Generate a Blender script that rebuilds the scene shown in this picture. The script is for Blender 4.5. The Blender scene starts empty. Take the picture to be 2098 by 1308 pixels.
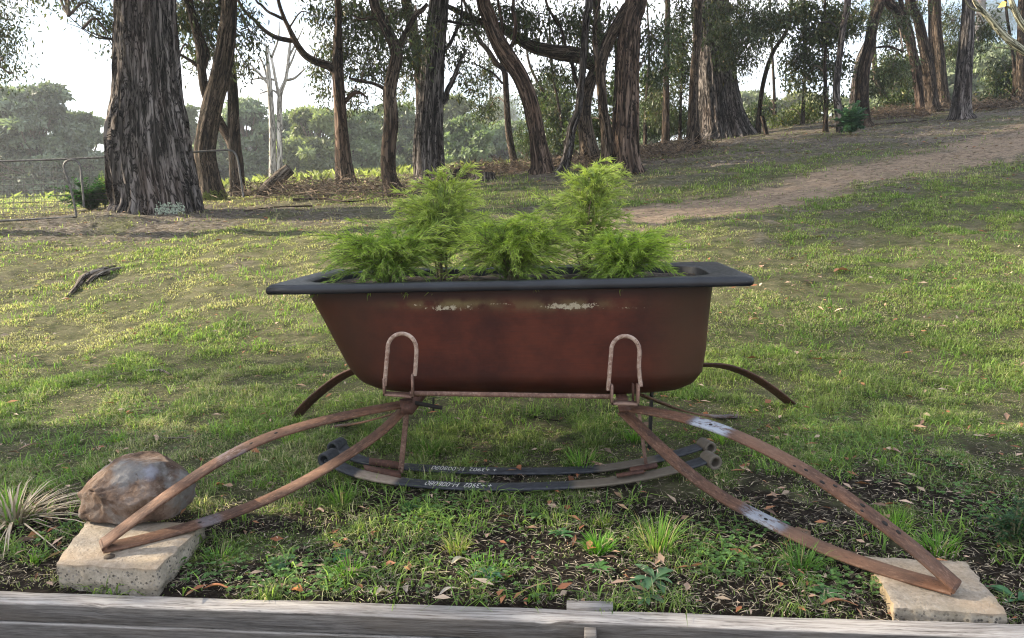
import bpy, math, random
import numpy as np
from mathutils import Vector, Matrix
R = math.radians
rng = np.random.default_rng(7)
random.seed(7)
S = bpy.context.scene
COL = S.collection
# ------------------------------------------------------------------ camera
HC, FPX, CX, CY = 1.0, 1550.0, 1049.0, 654.0
PITCH, ROLL = R(8.4), R(1.58)
fw = Vector((0, math.cos(PITCH), -math.sin(PITCH)))
up0 = Vector((0, math.sin(PITCH), math.cos(PITCH)))
rt0 = Vector((1, 0, 0))
rt = rt0 * math.cos(ROLL) - up0 * math.sin(ROLL)
up = up0 * math.cos(ROLL) + rt0 * math.sin(ROLL)
cd = bpy.data.cameras.new('camera')
cam = bpy.data.objects.new('camera', cd); COL.objects.link(cam)
cd.sensor_width = 36; cd.lens = 36 * FPX / 2098; cd.clip_start = 0.05; cd.clip_end = 2000
M = Matrix((rt, up, -fw)).transposed().to_4x4(); M.translation = Vector((0, 0, HC))
cam.matrix_world = M
S.camera = cam
# ------------------------------------------------------------------ light
SUN_EL, SUN_AZ = R(24), R(-80)          # azimuth from +Y towards +X
sdir = Vector((math.sin(SUN_AZ) * math.cos(SUN_EL), math.cos(SUN_AZ) * math.cos(SUN_EL), math.sin(SUN_EL)))
sl = bpy.data.lights.new('sun', 'SUN'); sl.energy = 5.0; sl.angle = R(0.6); sl.color = (1.0, 0.87, 0.66)
so = bpy.data.objects.new('sun', sl); COL.objects.link(so)
so.rotation_euler = sdir.to_track_quat('Z', 'Y').to_euler()
w = bpy.data.worlds.new('World'); S.world = w; w.use_nodes = True
nt = w.node_tree; nt.nodes.clear()
def N(t, typ, **kw):
    n = t.nodes.new(typ)
    for k, v in kw.items():
        if k.startswith('i_'):
            n.inputs[k[2:].replace('_', ' ')].default_value = v
        else: setattr(n, k, v)
    return n
sky = N(nt, 'ShaderNodeTexSky', sky_type='NISHITA', sun_disc=False, sun_elevation=SUN_EL, sun_rotation=SUN_AZ)
tc = N(nt, 'ShaderNodeTexCoord'); mp = N(nt, 'ShaderNodeMapping'); mp.inputs['Scale'].default_value = (1.0, 1.0, 3.2)
cn = N(nt, 'ShaderNodeTexNoise'); cn.inputs['Scale'].default_value = 2.3; cn.inputs['Detail'].default_value = 7; cn.inputs['Roughness'].default_value = .55
cr = N(nt, 'ShaderNodeValToRGB'); cr.color_ramp.elements[0].position = .42; cr.color_ramp.elements[1].position = .60
mx = N(nt, 'ShaderNodeMix', data_type='RGBA'); mx.inputs['B'].default_value = (10.5, 10.8, 11.4, 1)
bg = N(nt, 'ShaderNodeBackground'); bg.inputs['Strength'].default_value = .070
wo = N(nt, 'ShaderNodeOutputWorld')
L = nt.links.new
L(tc.outputs['Generated'], mp.inputs['Vector']); L(mp.outputs[0], cn.inputs['Vector']); L(cn.outputs['Fac'], cr.inputs['Fac'])
L(cr.outputs['Color'], mx.inputs['Factor']); L(sky.outputs[0], mx.inputs['A']); L(mx.outputs['Result'], bg.inputs['Color']); L(bg.outputs[0], wo.inputs[0])
S.view_settings.view_transform = 'Standard'; S.view_settings.look = 'None'; S.view_settings.gamma = 1
S.view_settings.exposure = 1.8
S.cycles.max_bounces = 6; S.cycles.transparent_max_bounces = 6; S.cycles.volume_bounces = 0
S.cycles.use_denoising = True; S.cycles.filter_width = 1.15; S.cycles.sample_clamp_indirect = 3.0
# ------------------------------------------------------------------ projection helpers
def ray(px, py):
    return fw + rt * ((px - CX) / FPX) + up * ((CY - py) / FPX)
def P(px, py, d):
    v = ray(px, py); return Vector((0, 0, HC)) + v * (d / v.y)
def PZ(px, py, z):
    v = ray(px, py); return Vector((0, 0, HC)) + v * ((z - HC) / v.z)
def proj(p):
    q = Vector(p) - Vector((0, 0, HC)); k = FPX / q.dot(fw)
    return CX + q.dot(rt) * k, CY - q.dot(up) * k
# ------------------------------------------------------------------ noise
def _h(ix, iy, s):
    n = (ix.astype(np.int64) * 374761393 + iy.astype(np.int64) * 668265263 + s * 1274126177) & 0xffffffff
    n = ((n ^ (n >> 13)) * 1274126177) & 0xffffffff
    n = n ^ (n >> 16)
    return (n & 0xffffff) / float(0xffffff)
def vn(x, y, s=0):
    ix = np.floor(x); iy = np.floor(y); fx = x - ix; fy = y - iy
    fx = fx * fx * (3 - 2 * fx); fy = fy * fy * (3 - 2 * fy)
    a = _h(ix, iy, s); b = _h(ix + 1, iy, s); c = _h(ix, iy + 1, s); d = _h(ix + 1, iy + 1, s)
    return (a * (1 - fx) + b * fx) * (1 - fy) + (c * (1 - fx) + d * fx) * fy
def fbm(x, y, s=0, o=4):
    x = np.asarray(x, float); y = np.asarray(y, float)
    t = 0; a = .5; n = 0
    for i in range(o):
        t = t + a * vn(x, y, s + i * 17); n += a; x = x * 2.03 + 11.3; y = y * 2.03 + 5.7; a *= .5
    return t / n
def sst(a, b, x):
    t = np.clip((x - a) / (b - a), 0, 1); return t * t * (3 - 2 * t)
# ------------------------------------------------------------------ terrain heights
TPX = np.array([-900., -250., 250., 650., 1049., 1500., 2100., 2900.])
TD = np.array([1.5, 2.65, 3.5, 5, 8, 10.5, 13.5, 18, 23, 32, 60, 150, 400])
TAB = [  # given as z for the first rows, then as the height on the photograph
    ('z', [-.085] * 8), ('z', [0.0] * 8), ('z', [.05] * 8),
    ('z', [.17, .17, .2, .25, .28, .34, .40, .48]),
    ('y', [525, 518, 505, 486, 468, 440, 395, 330]),
    ('y', [468, 460, 438, 428, 415, 378, 325, 255]),
    ('y', [440, 434, 416, 396, 366, 331, 275, 205]),
    ('y', [430, 424, 407, 376, 346, 291, 232, 160]),
    ('y', [425, 419, 402, 367, 339, 273, 205, 135]),
    ('y', [422, 416, 400, 364, 343, 279, 207, 135]),
    ('y', [424, 418, 404, 376, 356, 308, 240, 160]),
    ('y', [424, 418, 408, 396, 380, 350, 300, 250]),
    ('y', [428, 420, 410, 405, 395, 380, 350, 310])]
TZ = np.zeros((len(TD), len(TPX)))
for i, (k, row) in enumerate(TAB):
    for j, v in enumerate(row):
        TZ[i, j] = v if k == 'z' else P(TPX[j], v, TD[i]).z
TU = (TPX - CX) / FPX; TL = np.log(TD)
def _cr(xs, ys, x, axis_vals=None):
    i = np.clip(np.searchsorted(xs, x) - 1, 0, len(xs) - 2)
    h = xs[i + 1] - xs[i]; t = np.clip((x - xs[i]) / h, 0, 1)
    return i, h, t
def ground(x, y):
    x = np.asarray(x, float); y = np.asarray(y, float)
    yy = np.maximum(y, 1.5); u = np.clip(x / yy, TU[0], TU[-1]); l = np.clip(np.log(yy), TL[0], TL[-1])
    gl = np.gradient(TZ, TL, axis=0); gu = np.gradient(TZ, TU, axis=1); glu = np.gradient(gl, TU, axis=1)
    i, hl, t = _cr(TL, None, l); j, hu, s = _cr(TU, None, u)
    def hb(t):
        return 2*t**3-3*t**2+1, t**3-2*t**2+t, -2*t**3+3*t**2, t**3-t**2
    a0, a1, a2, a3 = hb(t); b0, b1, b2, b3 = hb(s)
    r = 0
    for (ii, av, ad) in ((i, a0, a1 * hl), (i + 1, a2, a3 * hl)):
        for (jj, bv, bd) in ((j, b0, b1 * hu), (j + 1, b2, b3 * hu)):
            r = r + av * bv * TZ[ii, jj] + ad * bv * gl[ii, jj] + av * bd * gu[ii, jj] + ad * bd * glu[ii, jj]
    amp = np.clip((yy - 1.9) * .012, 0.004, .06)
    r = r + (fbm(x * 1.3, y * 1.3, 3) - .5) * amp * 2 + (fbm(x * 9, y * 9, 5, 2) - .5) * .014
    # hollow and root hump left of the big tree, mound at its foot
    r = r - .14 * np.exp(-(((x + 4.75) / .5) ** 2 + ((y - 9.0) / .16) ** 2)) + .10 * np.exp(-(((x + 5.1) / 1.5) ** 2 + ((y - 9.9) / .5) ** 2))
    return r
def gz(x, y): return float(ground(np.array([x]), np.array([y]))[0])
_ds = np.exp(np.linspace(math.log(1.6), math.log(120), 500))
def G(px, py):
    """the ground point seen at a place of the photograph"""
    v = ray(px, py); xs = v.x / v.y * _ds; zs = HC + v.z / v.y * _ds
    g = ground(xs, _ds); below = np.nonzero(zs < g)[0]
    k = below[0] if len(below) else len(_ds) - 1
    if k > 0:
        a = zs[k - 1] - g[k - 1]; b = g[k] - zs[k]; f = a / (a + b) if a + b > 1e-9 else 0
        d = _ds[k - 1] + (_ds[k] - _ds[k - 1]) * f
    else: d = _ds[0]
    x = v.x / v.y * d
    return Vector((x, d, gz(x, d)))
# ------------------------------------------------------------------ mesh tools
class MB:
    def __init__(s): s.v = []; s.q = []; s.t = []; s.c = []; s.b = []; s.n = 0; s.mq = []; s.mt = []
    def add(s, v, q=None, t=None, c=None, b=None, mi=0):
        v = np.asarray(v, float).reshape(-1, 3); m = len(v)
        s.v.append(v)
        s.c.append(np.tile([0., 0., 0.], (m, 1)) if c is None else (np.tile(c, (m, 1)) if np.ndim(c) == 1 else np.asarray(c)))
        s.b.append(v if b is None else np.asarray(b))
        if q is not None and len(q): q = np.asarray(q, int) + s.n; s.q.append(q); s.mq.append(np.full(len(q), mi))
        if t is not None and len(t): t = np.asarray(t, int) + s.n; s.t.append(t); s.mt.append(np.full(len(t), mi))
        s.n += m
    def build(s, name, mats, parent=None, smooth=False):
        me = bpy.data.meshes.new(name)
        V = np.concatenate(s.v); Q = np.concatenate(s.q) if s.q else np.zeros((0, 4), int); T = np.concatenate(s.t) if s.t else np.zeros((0, 3), int)
        me.vertices.add(len(V)); me.vertices.foreach_set('co', V.astype(np.float32).ravel())
        nl = len(Q) * 4 + len(T) * 3; me.loops.add(nl)
        me.loops.foreach_set('vertex_index', np.concatenate([Q.ravel(), T.ravel()]).astype(np.int32))
        me.polygons.add(len(Q) + len(T))
        st = np.concatenate([np.arange(len(Q)) * 4, len(Q) * 4 + np.arange(len(T)) * 3]).astype(np.int32)
        me.polygons.foreach_set('loop_start', st)
        mi = np.concatenate(s.mq + s.mt) if (s.mq or s.mt) else np.zeros(0, int)
        me.polygons.foreach_set('material_index', mi.astype(np.int32))
        if smooth: me.polygons.foreach_set('use_smooth', np.ones(len(mi), bool))
        a = me.attributes.new('col', 'FLOAT_VECTOR', 'POINT'); a.data.foreach_set('vector', np.concatenate(s.c).astype(np.float32).ravel())
        a = me.attributes.new('bk', 'FLOAT_VECTOR', 'POINT'); a.data.foreach_set('vector', np.concatenate(s.b).astype(np.float32).ravel())
        me.update(calc_edges=True); me.validate()
        for m in (mats if isinstance(mats, (list, tuple)) else [mats]): me.materials.append(m)
        o = bpy.data.objects.new(name, me); COL.objects.link(o)
        if parent is not None: o.parent = parent; o.matrix_parent_inverse = parent.matrix_world.inverted() if False else Matrix.Translation(-parent.location) if not any(parent.rotation_euler) else (Matrix.LocRotScale(parent.location, parent.rotation_euler, None).inverted())
        return o
def tag(o, label=None, cat=None, group=None, kind=None):
    if label: o['label'] = label
    if cat: o['category'] = cat
    if group: o['group'] = group
    if kind: o['kind'] = kind
    return o
def empty(name, loc, label, cat, group=None):
    o = bpy.data.objects.new(name, None); COL.objects.link(o); o.location = loc; o.empty_display_size = .1
    return tag(o, label, cat, group)
def crv(pts, n):
    """Catmull-Rom through rows of numbers"""
    p = np.array([list(a) for a in pts], float)
    if len(p) == 2: return p[0] + (p[1] - p[0]) * np.linspace(0, 1, n)[:, None]
    seg = np.linalg.norm(np.diff(p[:, :3], axis=0), axis=1) ** .5 + 1e-6; k = np.concatenate([[0], np.cumsum(seg)])
    g = np.zeros_like(p); g[1:-1] = (p[2:] - p[:-2]) / (k[2:] - k[:-2])[:, None]; g[0] = (p[1] - p[0]) / seg[0]; g[-1] = (p[-1] - p[-2]) / seg[-1]
    x = np.linspace(0, k[-1], n); i = np.clip(np.searchsorted(k, x) - 1, 0, len(p) - 2); h = (k[i + 1] - k[i])[:, None]; t = ((x - k[i]) / h[:, 0])[:, None]
    return (2*t**3-3*t**2+1)*p[i] + (t**3-2*t**2+t)*h*g[i] + (-2*t**3+3*t**2)*p[i+1] + (t**3-t**2)*h*g[i+1]
def tube(mb, pts, n=24, m=12, ridge=0.0, seed=0, mi=0, flare=0, cap=True, freq=6, c=None):
    """pts rows (x,y,z,r); rings follow the path; ridge = depth of bark furrows relative to r"""
    p = crv(pts, n); c3 = p[:, :3]; r = np.maximum(p[:, 3], 1e-4)
    tg = np.gradient(c3, axis=0); tg /= np.linalg.norm(tg, axis=1)[:, None] + 1e-9
    ref = np.array([0., 1., 0.]) if abs(tg[0][1]) < .9 else np.array([1., 0., 0.])
    a = np.cross(tg, ref); a /= np.linalg.norm(a, axis=1)[:, None]; b = np.cross(tg, a)
    s = np.concatenate([[0], np.cumsum(np.linalg.norm(np.diff(c3, axis=0), axis=1))])
    th = np.linspace(0, 2 * math.pi, m, endpoint=False)
    ct, st = np.cos(th), np.sin(th)
    rr = np.repeat(r[:, None], m, 1)
    if ridge:
        A = ct[None, :] * freq + 50 + seed; Bq = st[None, :] * freq + s[:, None] * .9
        f = np.abs(fbm(A + s[:, None] * .35, Bq, seed, 3) - .5) * 2
        lump = fbm(ct[None, :] * 1.2 + 9 + seed, st[None, :] * 1.2 + s[:, None] * .8, seed + 5, 2) - .5
        rr = rr * (1 + ridge * (f - .35) * 1.6 + lump * ridge * 1.2)
    if flare:
        z = np.exp(-s / flare[0])[:, None]
        rr = rr * (1 + z * flare[1] * np.clip(fbm(ct[None, :] * 1.7 + 3 + seed, st[None, :] * 1.7 + 7 + 0 * s[:, None], seed + 9, 2) * 2 - .45, 0, 2))
    V = c3[:, None, :] + rr[..., None] * (ct[None, :, None] * a[:, None, :] + st[None, :, None] * b[:, None, :])
    bk = np.stack([ct[None, :] * r[:, None].mean() + 0 * rr, st[None, :] * r[:, None].mean() + 0 * rr, np.repeat(s[:, None], m, 1)], -1) + [seed * 1.7, 0, seed]
    i = np.arange(n - 1)[:, None] * m; j = np.arange(m)[None, :]; j2 = (j + 1) % m
    q = np.stack([i + j, i + j2, i + m + j2, i + m + j], -1).reshape(-1, 4)
    mb.add(V.reshape(-1, 3), q=q[:, ::-1], b=bk.reshape(-1, 3), mi=mi, c=c)
    if cap:
        for row, rev in ((0, True), (n - 1, False)):
            vv = np.concatenate([V[row], c3[row][None]]); tt = np.stack([np.arange(m), (np.arange(m) + 1) % m, np.full(m, m)], -1)
            if rev: tt = tt[:, ::-1]
            mb.add(vv, t=tt[:, ::-1] if not rev else tt[:, ::-1], b=np.concatenate([bk[row], bk[row][:1]]), mi=mi, c=c)
    return c3, r
def nrm(a): return a / (np.linalg.norm(a, axis=-1, keepdims=True) + 1e-9)
def sticks(mb, A, B, r0, r1, c=(1, 1, 1), mi=0, m=4):
    A = np.asarray(A, float); B = np.asarray(B, float); n = len(A)
    if n == 0: return
    d = nrm(B - A); ref = np.where(np.abs(d[:, 2:3]) < .9, [[0, 0, 1.]], [[1., 0, 0]]); a = nrm(np.cross(d, ref)); b = np.cross(d, a)
    r0 = np.broadcast_to(np.asarray(r0, float), (n,))[:, None]; r1 = np.broadcast_to(np.asarray(r1, float), (n,))[:, None]
    V = np.zeros((n, 2 * m, 3))
    for k in range(m):
        o = a * math.cos(2 * math.pi * k / m) + b * math.sin(2 * math.pi * k / m)
        V[:, k] = A + o * r0; V[:, m + k] = B + o * r1
    F = np.array([[k, (k + 1) % m, m + (k + 1) % m, m + k] for k in range(m)])
    q = (np.arange(n)[:, None, None] * 2 * m + F[None]).reshape(-1, 4)
    cc = np.repeat(np.broadcast_to(np.asarray(c, float), (n, 3)), 2 * m, 0)
    mb.add(V.reshape(-1, 3), q=q, c=cc, mi=mi)
def leaves(mb, Pt, D, Nn, Ln, W, col, mi=0, bend=.12):
    """kite shaped leaves: base, two shoulders, tip; slightly folded"""
    n = len(Pt); D = nrm(D); Sd = nrm(np.cross(D, Nn)); Nm = np.cross(Sd, D)
    Ln = np.broadcast_to(np.asarray(Ln, float), (n,))[:, None]; W = np.broadcast_to(np.asarray(W, float), (n,))[:, None]
    V = np.zeros((n, 4, 3)); V[:, 0] = Pt; V[:, 1] = Pt + D * Ln * .42 + Sd * W * .5 + Nm * Ln * bend; V[:, 3] = Pt + D * Ln * .42 - Sd * W * .5 + Nm * Ln * bend; V[:, 2] = Pt + D * Ln
    t = (np.arange(n)[:, None, None] * 4 + np.array([[0, 1, 2], [0, 2, 3]])[None]).reshape(-1, 3)
    mb.add(V.reshape(-1, 3), t=t, c=np.repeat(np.broadcast_to(col, (n, 3)), 4, 0), mi=mi)
def blades(mb, Pt, D, H, W, col, lean, mi=0, tipc=1.25, seg=2):
    """grass blades: D = horizontal lean direction, lean = sideways reach / height"""
    n = len(Pt); D = nrm(D); Sd = np.stack([-D[:, 1], D[:, 0], D[:, 2] * 0], -1); H = H[:, None]; W = W[:, None]; lean = lean[:, None]
    # turn the blade's width away from pure side so that not all face the same way
    V = np.zeros((n, 5, 3)); upv = np.array([0, 0, 1.])
    V[:, 0] = Pt - Sd * W * .5; V[:, 1] = Pt + Sd * W * .5
    mid = Pt + upv * H * .55 + D * H * lean * .35
    V[:, 2] = mid + Sd * W * .38; V[:, 3] = mid - Sd * W * .38
    V[:, 4] = Pt + upv * H * np.clip(1.05 - lean * .4, .25, 1) + D * H * lean
    q = (np.arange(n)[:, None] * 5 + np.array([[0, 1, 2, 3]])); t = (np.arange(n)[:, None] * 5 + np.array([[3, 2, 4]]))
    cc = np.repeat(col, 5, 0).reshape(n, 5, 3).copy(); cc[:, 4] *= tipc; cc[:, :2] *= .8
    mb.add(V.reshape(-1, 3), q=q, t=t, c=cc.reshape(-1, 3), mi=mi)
def box(mb, lo, hi, mat=None, jit=0, c=None):
    x0, y0, z0 = lo; x1, y1, z1 = hi
    V = np.array([[x0,y0,z0],[x1,y0,z0],[x1,y1,z0],[x0,y1,z0],[x0,y0,z1],[x1,y0,z1],[x1,y1,z1],[x0,y1,z1]], float)
    b = V.copy()
    if mat is not None: V = np.array([list(mat @ Vector(v)) for v in V])
    mb.add(V, q=[[0,3,2,1],[4,5,6,7],[0,1,5,4],[1,2,6,5],[2,3,7,6],[3,0,4,7]], b=b, c=c)
def bevel(o, w=.004, s=2):
    m = o.modifiers.new('bevel', 'BEVEL'); m.width = w; m.segments = s; m.limit_method = 'ANGLE'; m.angle_limit = R(35); return o
# ------------------------------------------------------------------ materials
def mat(name):
    m = bpy.data.materials.new(name); m.use_nodes = True; t = m.node_tree; t.nodes.clear()
    o = N(t, 'ShaderNodeOutputMaterial'); p = N(t, 'ShaderNodeBsdfPrincipled'); t.links.new(p.outputs[0], o.inputs[0]); return m, t, p, o
def noise(t, vec, scale, detail=4, rough=.55, dist=0):
    n = N(t, 'ShaderNodeTexNoise'); n.inputs['Scale'].default_value = scale; n.inputs['Detail'].default_value = detail; n.inputs['Roughness'].default_value = rough; n.inputs['Distortion'].default_value = dist
    if vec is not None: t.links.new(vec, n.inputs['Vector'])
    return n.outputs['Fac']
def ramp(t, fac, stops):
    r = N(t, 'ShaderNodeValToRGB'); e = r.color_ramp.elements
    while len(e) < len(stops): e.new(.5)
    for k, (p, c) in enumerate(stops): e[k].position = p; e[k].color = (*c, 1) if len(c) == 3 else c
    t.links.new(fac, r.inputs['Fac']); return r.outputs['Color']
def g3(v): return (v, v, v)
def mixc(t, f, a, b, mode='MIX'):
    m = N(t, 'ShaderNodeMix', data_type='RGBA', blend_type=mode)
    for s, v in (('Factor', f), ('A', a), ('B', b)):
        if isinstance(v, (int, float)): m.inputs[s].default_value = v
        elif isinstance(v, tuple): m.inputs[s].default_value = (*v, 1)
        else: t.links.new(v, m.inputs[s])
    return m.outputs['Result']
def mth(t, op, a, b=0.0, c=0.0):
    m = N(t, 'ShaderNodeMath', operation=op)
    for k, v in enumerate((a, b, c)):
        if isinstance(v, (int, float)): m.inputs[k].default_value = v
        else: t.links.new(v, m.inputs[k])
    return m.outputs[0]
def attr(t, name): return N(t, 'ShaderNodeAttribute', attribute_name=name).outputs['Vector']
def objc(t, scale=(1, 1, 1), src=None):
    if src is None: src = N(t, 'ShaderNodeTexCoord').outputs['Object']
    m = N(t, 'ShaderNodeMapping'); m.inputs['Scale'].default_value = scale; t.links.new(src, m.inputs['Vector']); return m.outputs[0]
def bump(t, p, h, s=.4, d=.01):
    b = N(t, 'ShaderNodeBump'); b.inputs['Strength'].default_value = s; b.inputs['Distance'].default_value = d; t.links.new(h, b.inputs['Height']); t.links.new(b.outputs[0], p.inputs['Normal'])
def lk(t, a, b): t.links.new(a, b)
def bark_mat(name, dark, mid, light, red=None, redamt=.5, bumpd=.03, fs=14):
    m, t, p, o = mat(name)
    v = objc(t, (1, 1, .055), attr(t, 'bk'))
    f = noise(t, v, fs * 1.9, 5, .62, .5); f2 = noise(t, v, fs * 6, 3, .6, .2); big = noise(t, objc(t, (1, 1, .35), attr(t, 'bk')), 2.2, 4)
    h = mth(t, 'MULTIPLY_ADD', f2, .35, f)
    f3 = noise(t, objc(t, (1, 1, .12), attr(t, 'bk')), fs * 1.35, 4, .6, 1.6)
    crk = ramp(t, mth(t, 'ABSOLUTE', mth(t, 'SUBTRACT', f3, .5)), [(.0, g3(.16)), (.020, g3(.42)), (.055, g3(1))])
    h = mth(t, 'MULTIPLY_ADD', crk, .12, mth(t, 'SUBTRACT', h, .10))
    c = ramp(t, h, [(.575, dark), (.64, tuple(.55*a+.45*b for a,b in zip(dark,mid))), (.70, mid), (.80, light)])
    if red:
        c = mixc(t, ramp(t, big, [(.52, g3(0)), (.52 + .2 / (redamt + .3), g3(redamt))]), c, mixc(t, f, tuple(x * .45 for x in red), red))
    c = mixc(t, mth(t, 'MULTIPLY', ramp(t, noise(t, attr(t, 'bk'), 1.3, 3), [(.35, g3(0)), (.7, g3(1))]), .35), c, mixc(t, .5, mid, light), 'MIX')
    lk(t, c, p.inputs['Base Color']); p.inputs['Roughness'].default_value = .9; p.inputs['Specular IOR Level'].default_value = .15
    lk(t, mixc(t, 1.0, c, crk, 'MULTIPLY'), p.inputs['Base Color'])
    bump(t, p, mth(t, 'MULTIPLY_ADD', crk, .5, h), 1.0, bumpd); return m
M_BARK_GREY = bark_mat('bark_grey', (.012, .010, .009), (.085, .074, .070), (.235, .21, .20), (.20, .085, .045), .3)
M_BARK_BROWN = bark_mat('bark_brown', (.018, .013, .009), (.075, .056, .042), (.17, .13, .10), (.15, .075, .04), .35)
M_BARK_RED = bark_mat('bark_red', (.018, .012, .009), (.078, .053, .040), (.20, .145, .115), (.25, .11, .055), .45, .02, 11)
M_BARK_DARK = bark_mat('bark_dark', (.012, .009, .007), (.06, .043, .032), (.15, .115, .09), (.11, .05, .03), .4)
M_BARK_PALE = bark_mat('bark_pale', (.20, .18, .155), (.44, .41, .37), (.62, .59, .55), None, .5, .006, 5)
M_BARK_LICHEN = bark_mat('bark_lichen', (.12, .12, .08), (.28, .27, .19), (.50, .49, .38), None, .5, .004, 9)
M_STUMP = bark_mat('weathered_stump', (.04, .03, .024), (.17, .14, .115), (.33, .29, .25), None, .5, .02, 20)
def leaf_mat(name, base, trans=.35, rough=.45, var=True, spec=.4):
    m, t, p, o = mat(name)
    c = mixc(t, 1.0, attr(t, 'col'), base, 'MULTIPLY')
    lk(t, c, p.inputs['Base Color']); p.inputs['Roughness'].default_value = rough; p.inputs['Specular IOR Level'].default_value = spec
    tr = N(t, 'ShaderNodeBsdfTranslucent'); lk(t, mixc(t, 1.0, c, (1.3, 1.5, .7), 'MULTIPLY'), tr.inputs['Color'])
    ms = N(t, 'ShaderNodeMixShader'); ms.inputs[0].default_value = trans
    lk(t, p.outputs[0], ms.inputs[1]); lk(t, tr.outputs[0], ms.inputs[2]); lk(t, ms.outputs[0], o.inputs[0]); return m
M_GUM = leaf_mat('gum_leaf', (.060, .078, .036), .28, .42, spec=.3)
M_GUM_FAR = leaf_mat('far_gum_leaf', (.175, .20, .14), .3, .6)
M_WATTLE = leaf_mat('wattle_leaf', (.235, .30, .115), .35, .5)
M_GRASS = leaf_mat('grass_blade', (1, 1, 1), .42, .6, spec=.25)
M_LITTER = leaf_mat('fallen_leaf', (1, 1, 1), .08, .7, spec=.25)
M_TWIG, _t, _p, _o = mat('twig_wood'); lk(_t, mixc(_t, 1.0, attr(_t, 'col'), (.14, .112, .09), 'MULTIPLY'), _p.inputs['Base Color']); _p.inputs['Roughness'].default_value = .85
# ------------------------------------------------------------------ ground masks
trk_lo = [G(*p) for p in ((1180, 480), (1290, 466), (1500, 444), (1700, 396), (1900, 356), (2098, 322), (2300, 285))]
trk_hi = [G(*p) for p in ((1230, 440), (1330, 418), (1500, 392), (1700, 350), (1900, 308), (2098, 272), (2300, 232))]
TA = crv([((a.x + b.x) / 2, (a.y + b.y) / 2, (a - b).length / 2) for a, b in zip(trk_lo, trk_hi)], 90)
TA = np.concatenate([TA, TA[-1:] + np.array([[k * 1.6, k * .9, 0] for k in range(1, 12)])])
def masks(x, y):
    x = np.asarray(x, float); y = np.asarray(y, float)
    best = np.full(x.shape, 9.0)
    for cx, cy, hw in TA:
        best = np.minimum(best, np.hypot(x - cx, y - cy) / (hw * 1.0))
    n1 = fbm(x * .9, y * .9, 21); n2 = fbm(x * 3.2, y * 3.2, 22); n3 = fbm(x * 7, y * 7, 23, 3)
    u = x / np.maximum(y, .5)
    track = sst(.88, .36, best + (n2 - .5) * 1.1 + (n3 - .5) * .5)
    soil = sst(2.85, 2.5, y - .10 * x * 0 + (n2 - .5) * .9) * sst(.38, .56, n2 * .6 + n3 * .4 + .13)
    # worn strips under the tree line and round the big stringybark
    lit_line = 12.2 - 1.8 * sst(-.1, .5, u) + 1.5 * sst(.0, -.3, u)
    litter = sst(-1.2, 1.6, y - lit_line + (n1 - .5) * 5) * sst(48, 30, y)
    litter = litter * (1 - .75 * sst(.50, .60, fbm(x * .45 + 2, y * 1.3, 66, 3)) * sst(17, 14, y))
    litter = np.maximum(litter, sst(2.6, .9, np.hypot((x + 4.6) * .62, (y - 9.9) * 1.0) + (n2 - .5) * 1.3))
    litter = np.maximum(litter, sst(.60, .78, n2 * .5 + n1 * .5 + .07) * .75 * sst(4.5, 8, y))
    litter = litter * (1 - .65 * sst(14.5, 17, y) * sst(.02, -.12, u))   # sunny paddock beyond the trees
    dry = sst(.42, .66, fbm(x * .55 + 4, y * .8, 31))
    return np.clip(soil, 0, 1), np.clip(litter, 0, 1), np.clip(track, 0, 1), np.clip(dry, 0, 1)
# ------------------------------------------------------------------ ground sheet
m, t, p, o = mat('ground_earth')
cv = N(t, 'ShaderNodeSeparateXYZ'); lk(t, attr(t, 'col'), cv.inputs[0]); pos = attr(t, 'bk')
fine = noise(t, pos, 60, 5, .7); med = noise(t, pos, 9, 5, .65); big = noise(t, pos, 1.1, 4)
strand = noise(t, objc(t, (1, 3.2, 1), pos), 14, 6, .72, .8)
gcol = mixc(t, ramp(t, med, [(.36, g3(0)), (.64, g3(1))]), (.05, .045, .026), (.185, .16, .105))
gcol = mixc(t, ramp(t, fine, [(.35, g3(0)), (.7, g3(1))]), gcol, (.085, .105, .04))
soilc = mixc(t, ramp(t, fine, [(.4, g3(0)), (.8, g3(1))]), (.016, .012, .0095), (.055, .041, .032))
litc = ramp(t, strand, [(.30, (.035, .028, .023)), (.46, (.10, .083, .068)), (.56, (.22, .19, .16)), (.70, (.36, .32, .275))])
litc = mixc(t, ramp(t, big, [(.5, g3(0)), (.62, g3(.5))]), litc, (.09, .11, .03))
trc = mixc(t, ramp(t, strand, [(.38, g3(0)), (.50, g3(1))]), (.085, .066, .055), ramp(t, med, [(.3, (.26, .19, .135)), (.7, (.43, .33, .24))]))
c = mixc(t, cv.outputs[0], gcol, soilc); c = mixc(t, cv.outputs[1], c, litc); c = mixc(t, cv.outputs[2], c, trc)
lk(t, c, p.inputs['Base Color']); p.inputs['Roughness'].default_value = .95; p.inputs['Specular IOR Level'].default_value = .1
bump(t, p, mth(t, 'MULTIPLY_ADD', fine, .5, strand), .9, .03); M_GROUND = m
A_ = PZ(0, 1209, -.035); B_ = PZ(2098, 1277, -.035); WN_ = (B_ - A_).normalized(); WN_ = Vector((WN_.y, -WN_.x, 0))
us = np.concatenate([np.linspace(-1.9, -.86, 50), np.linspace(-.85, .85, 560), np.linspace(.86, 1.9, 50)])
ls = np.concatenate([np.linspace(math.log(1.5), math.log(30), 680), np.linspace(math.log(30.5), math.log(200), 50)])
U, Lg = np.meshgrid(us, ls); Y = np.exp(Lg); X = U * Y
Zg = ground(X, Y); mk = masks(X, Y)
Zg = Zg + (fbm(X * 22, Y * 22, 41, 3) - .5) * .03 * mk[0] + (fbm(X * 14, Y * 14, 43, 3) - .5) * .04 * mk[1] - .02 * mk[2]
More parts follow.
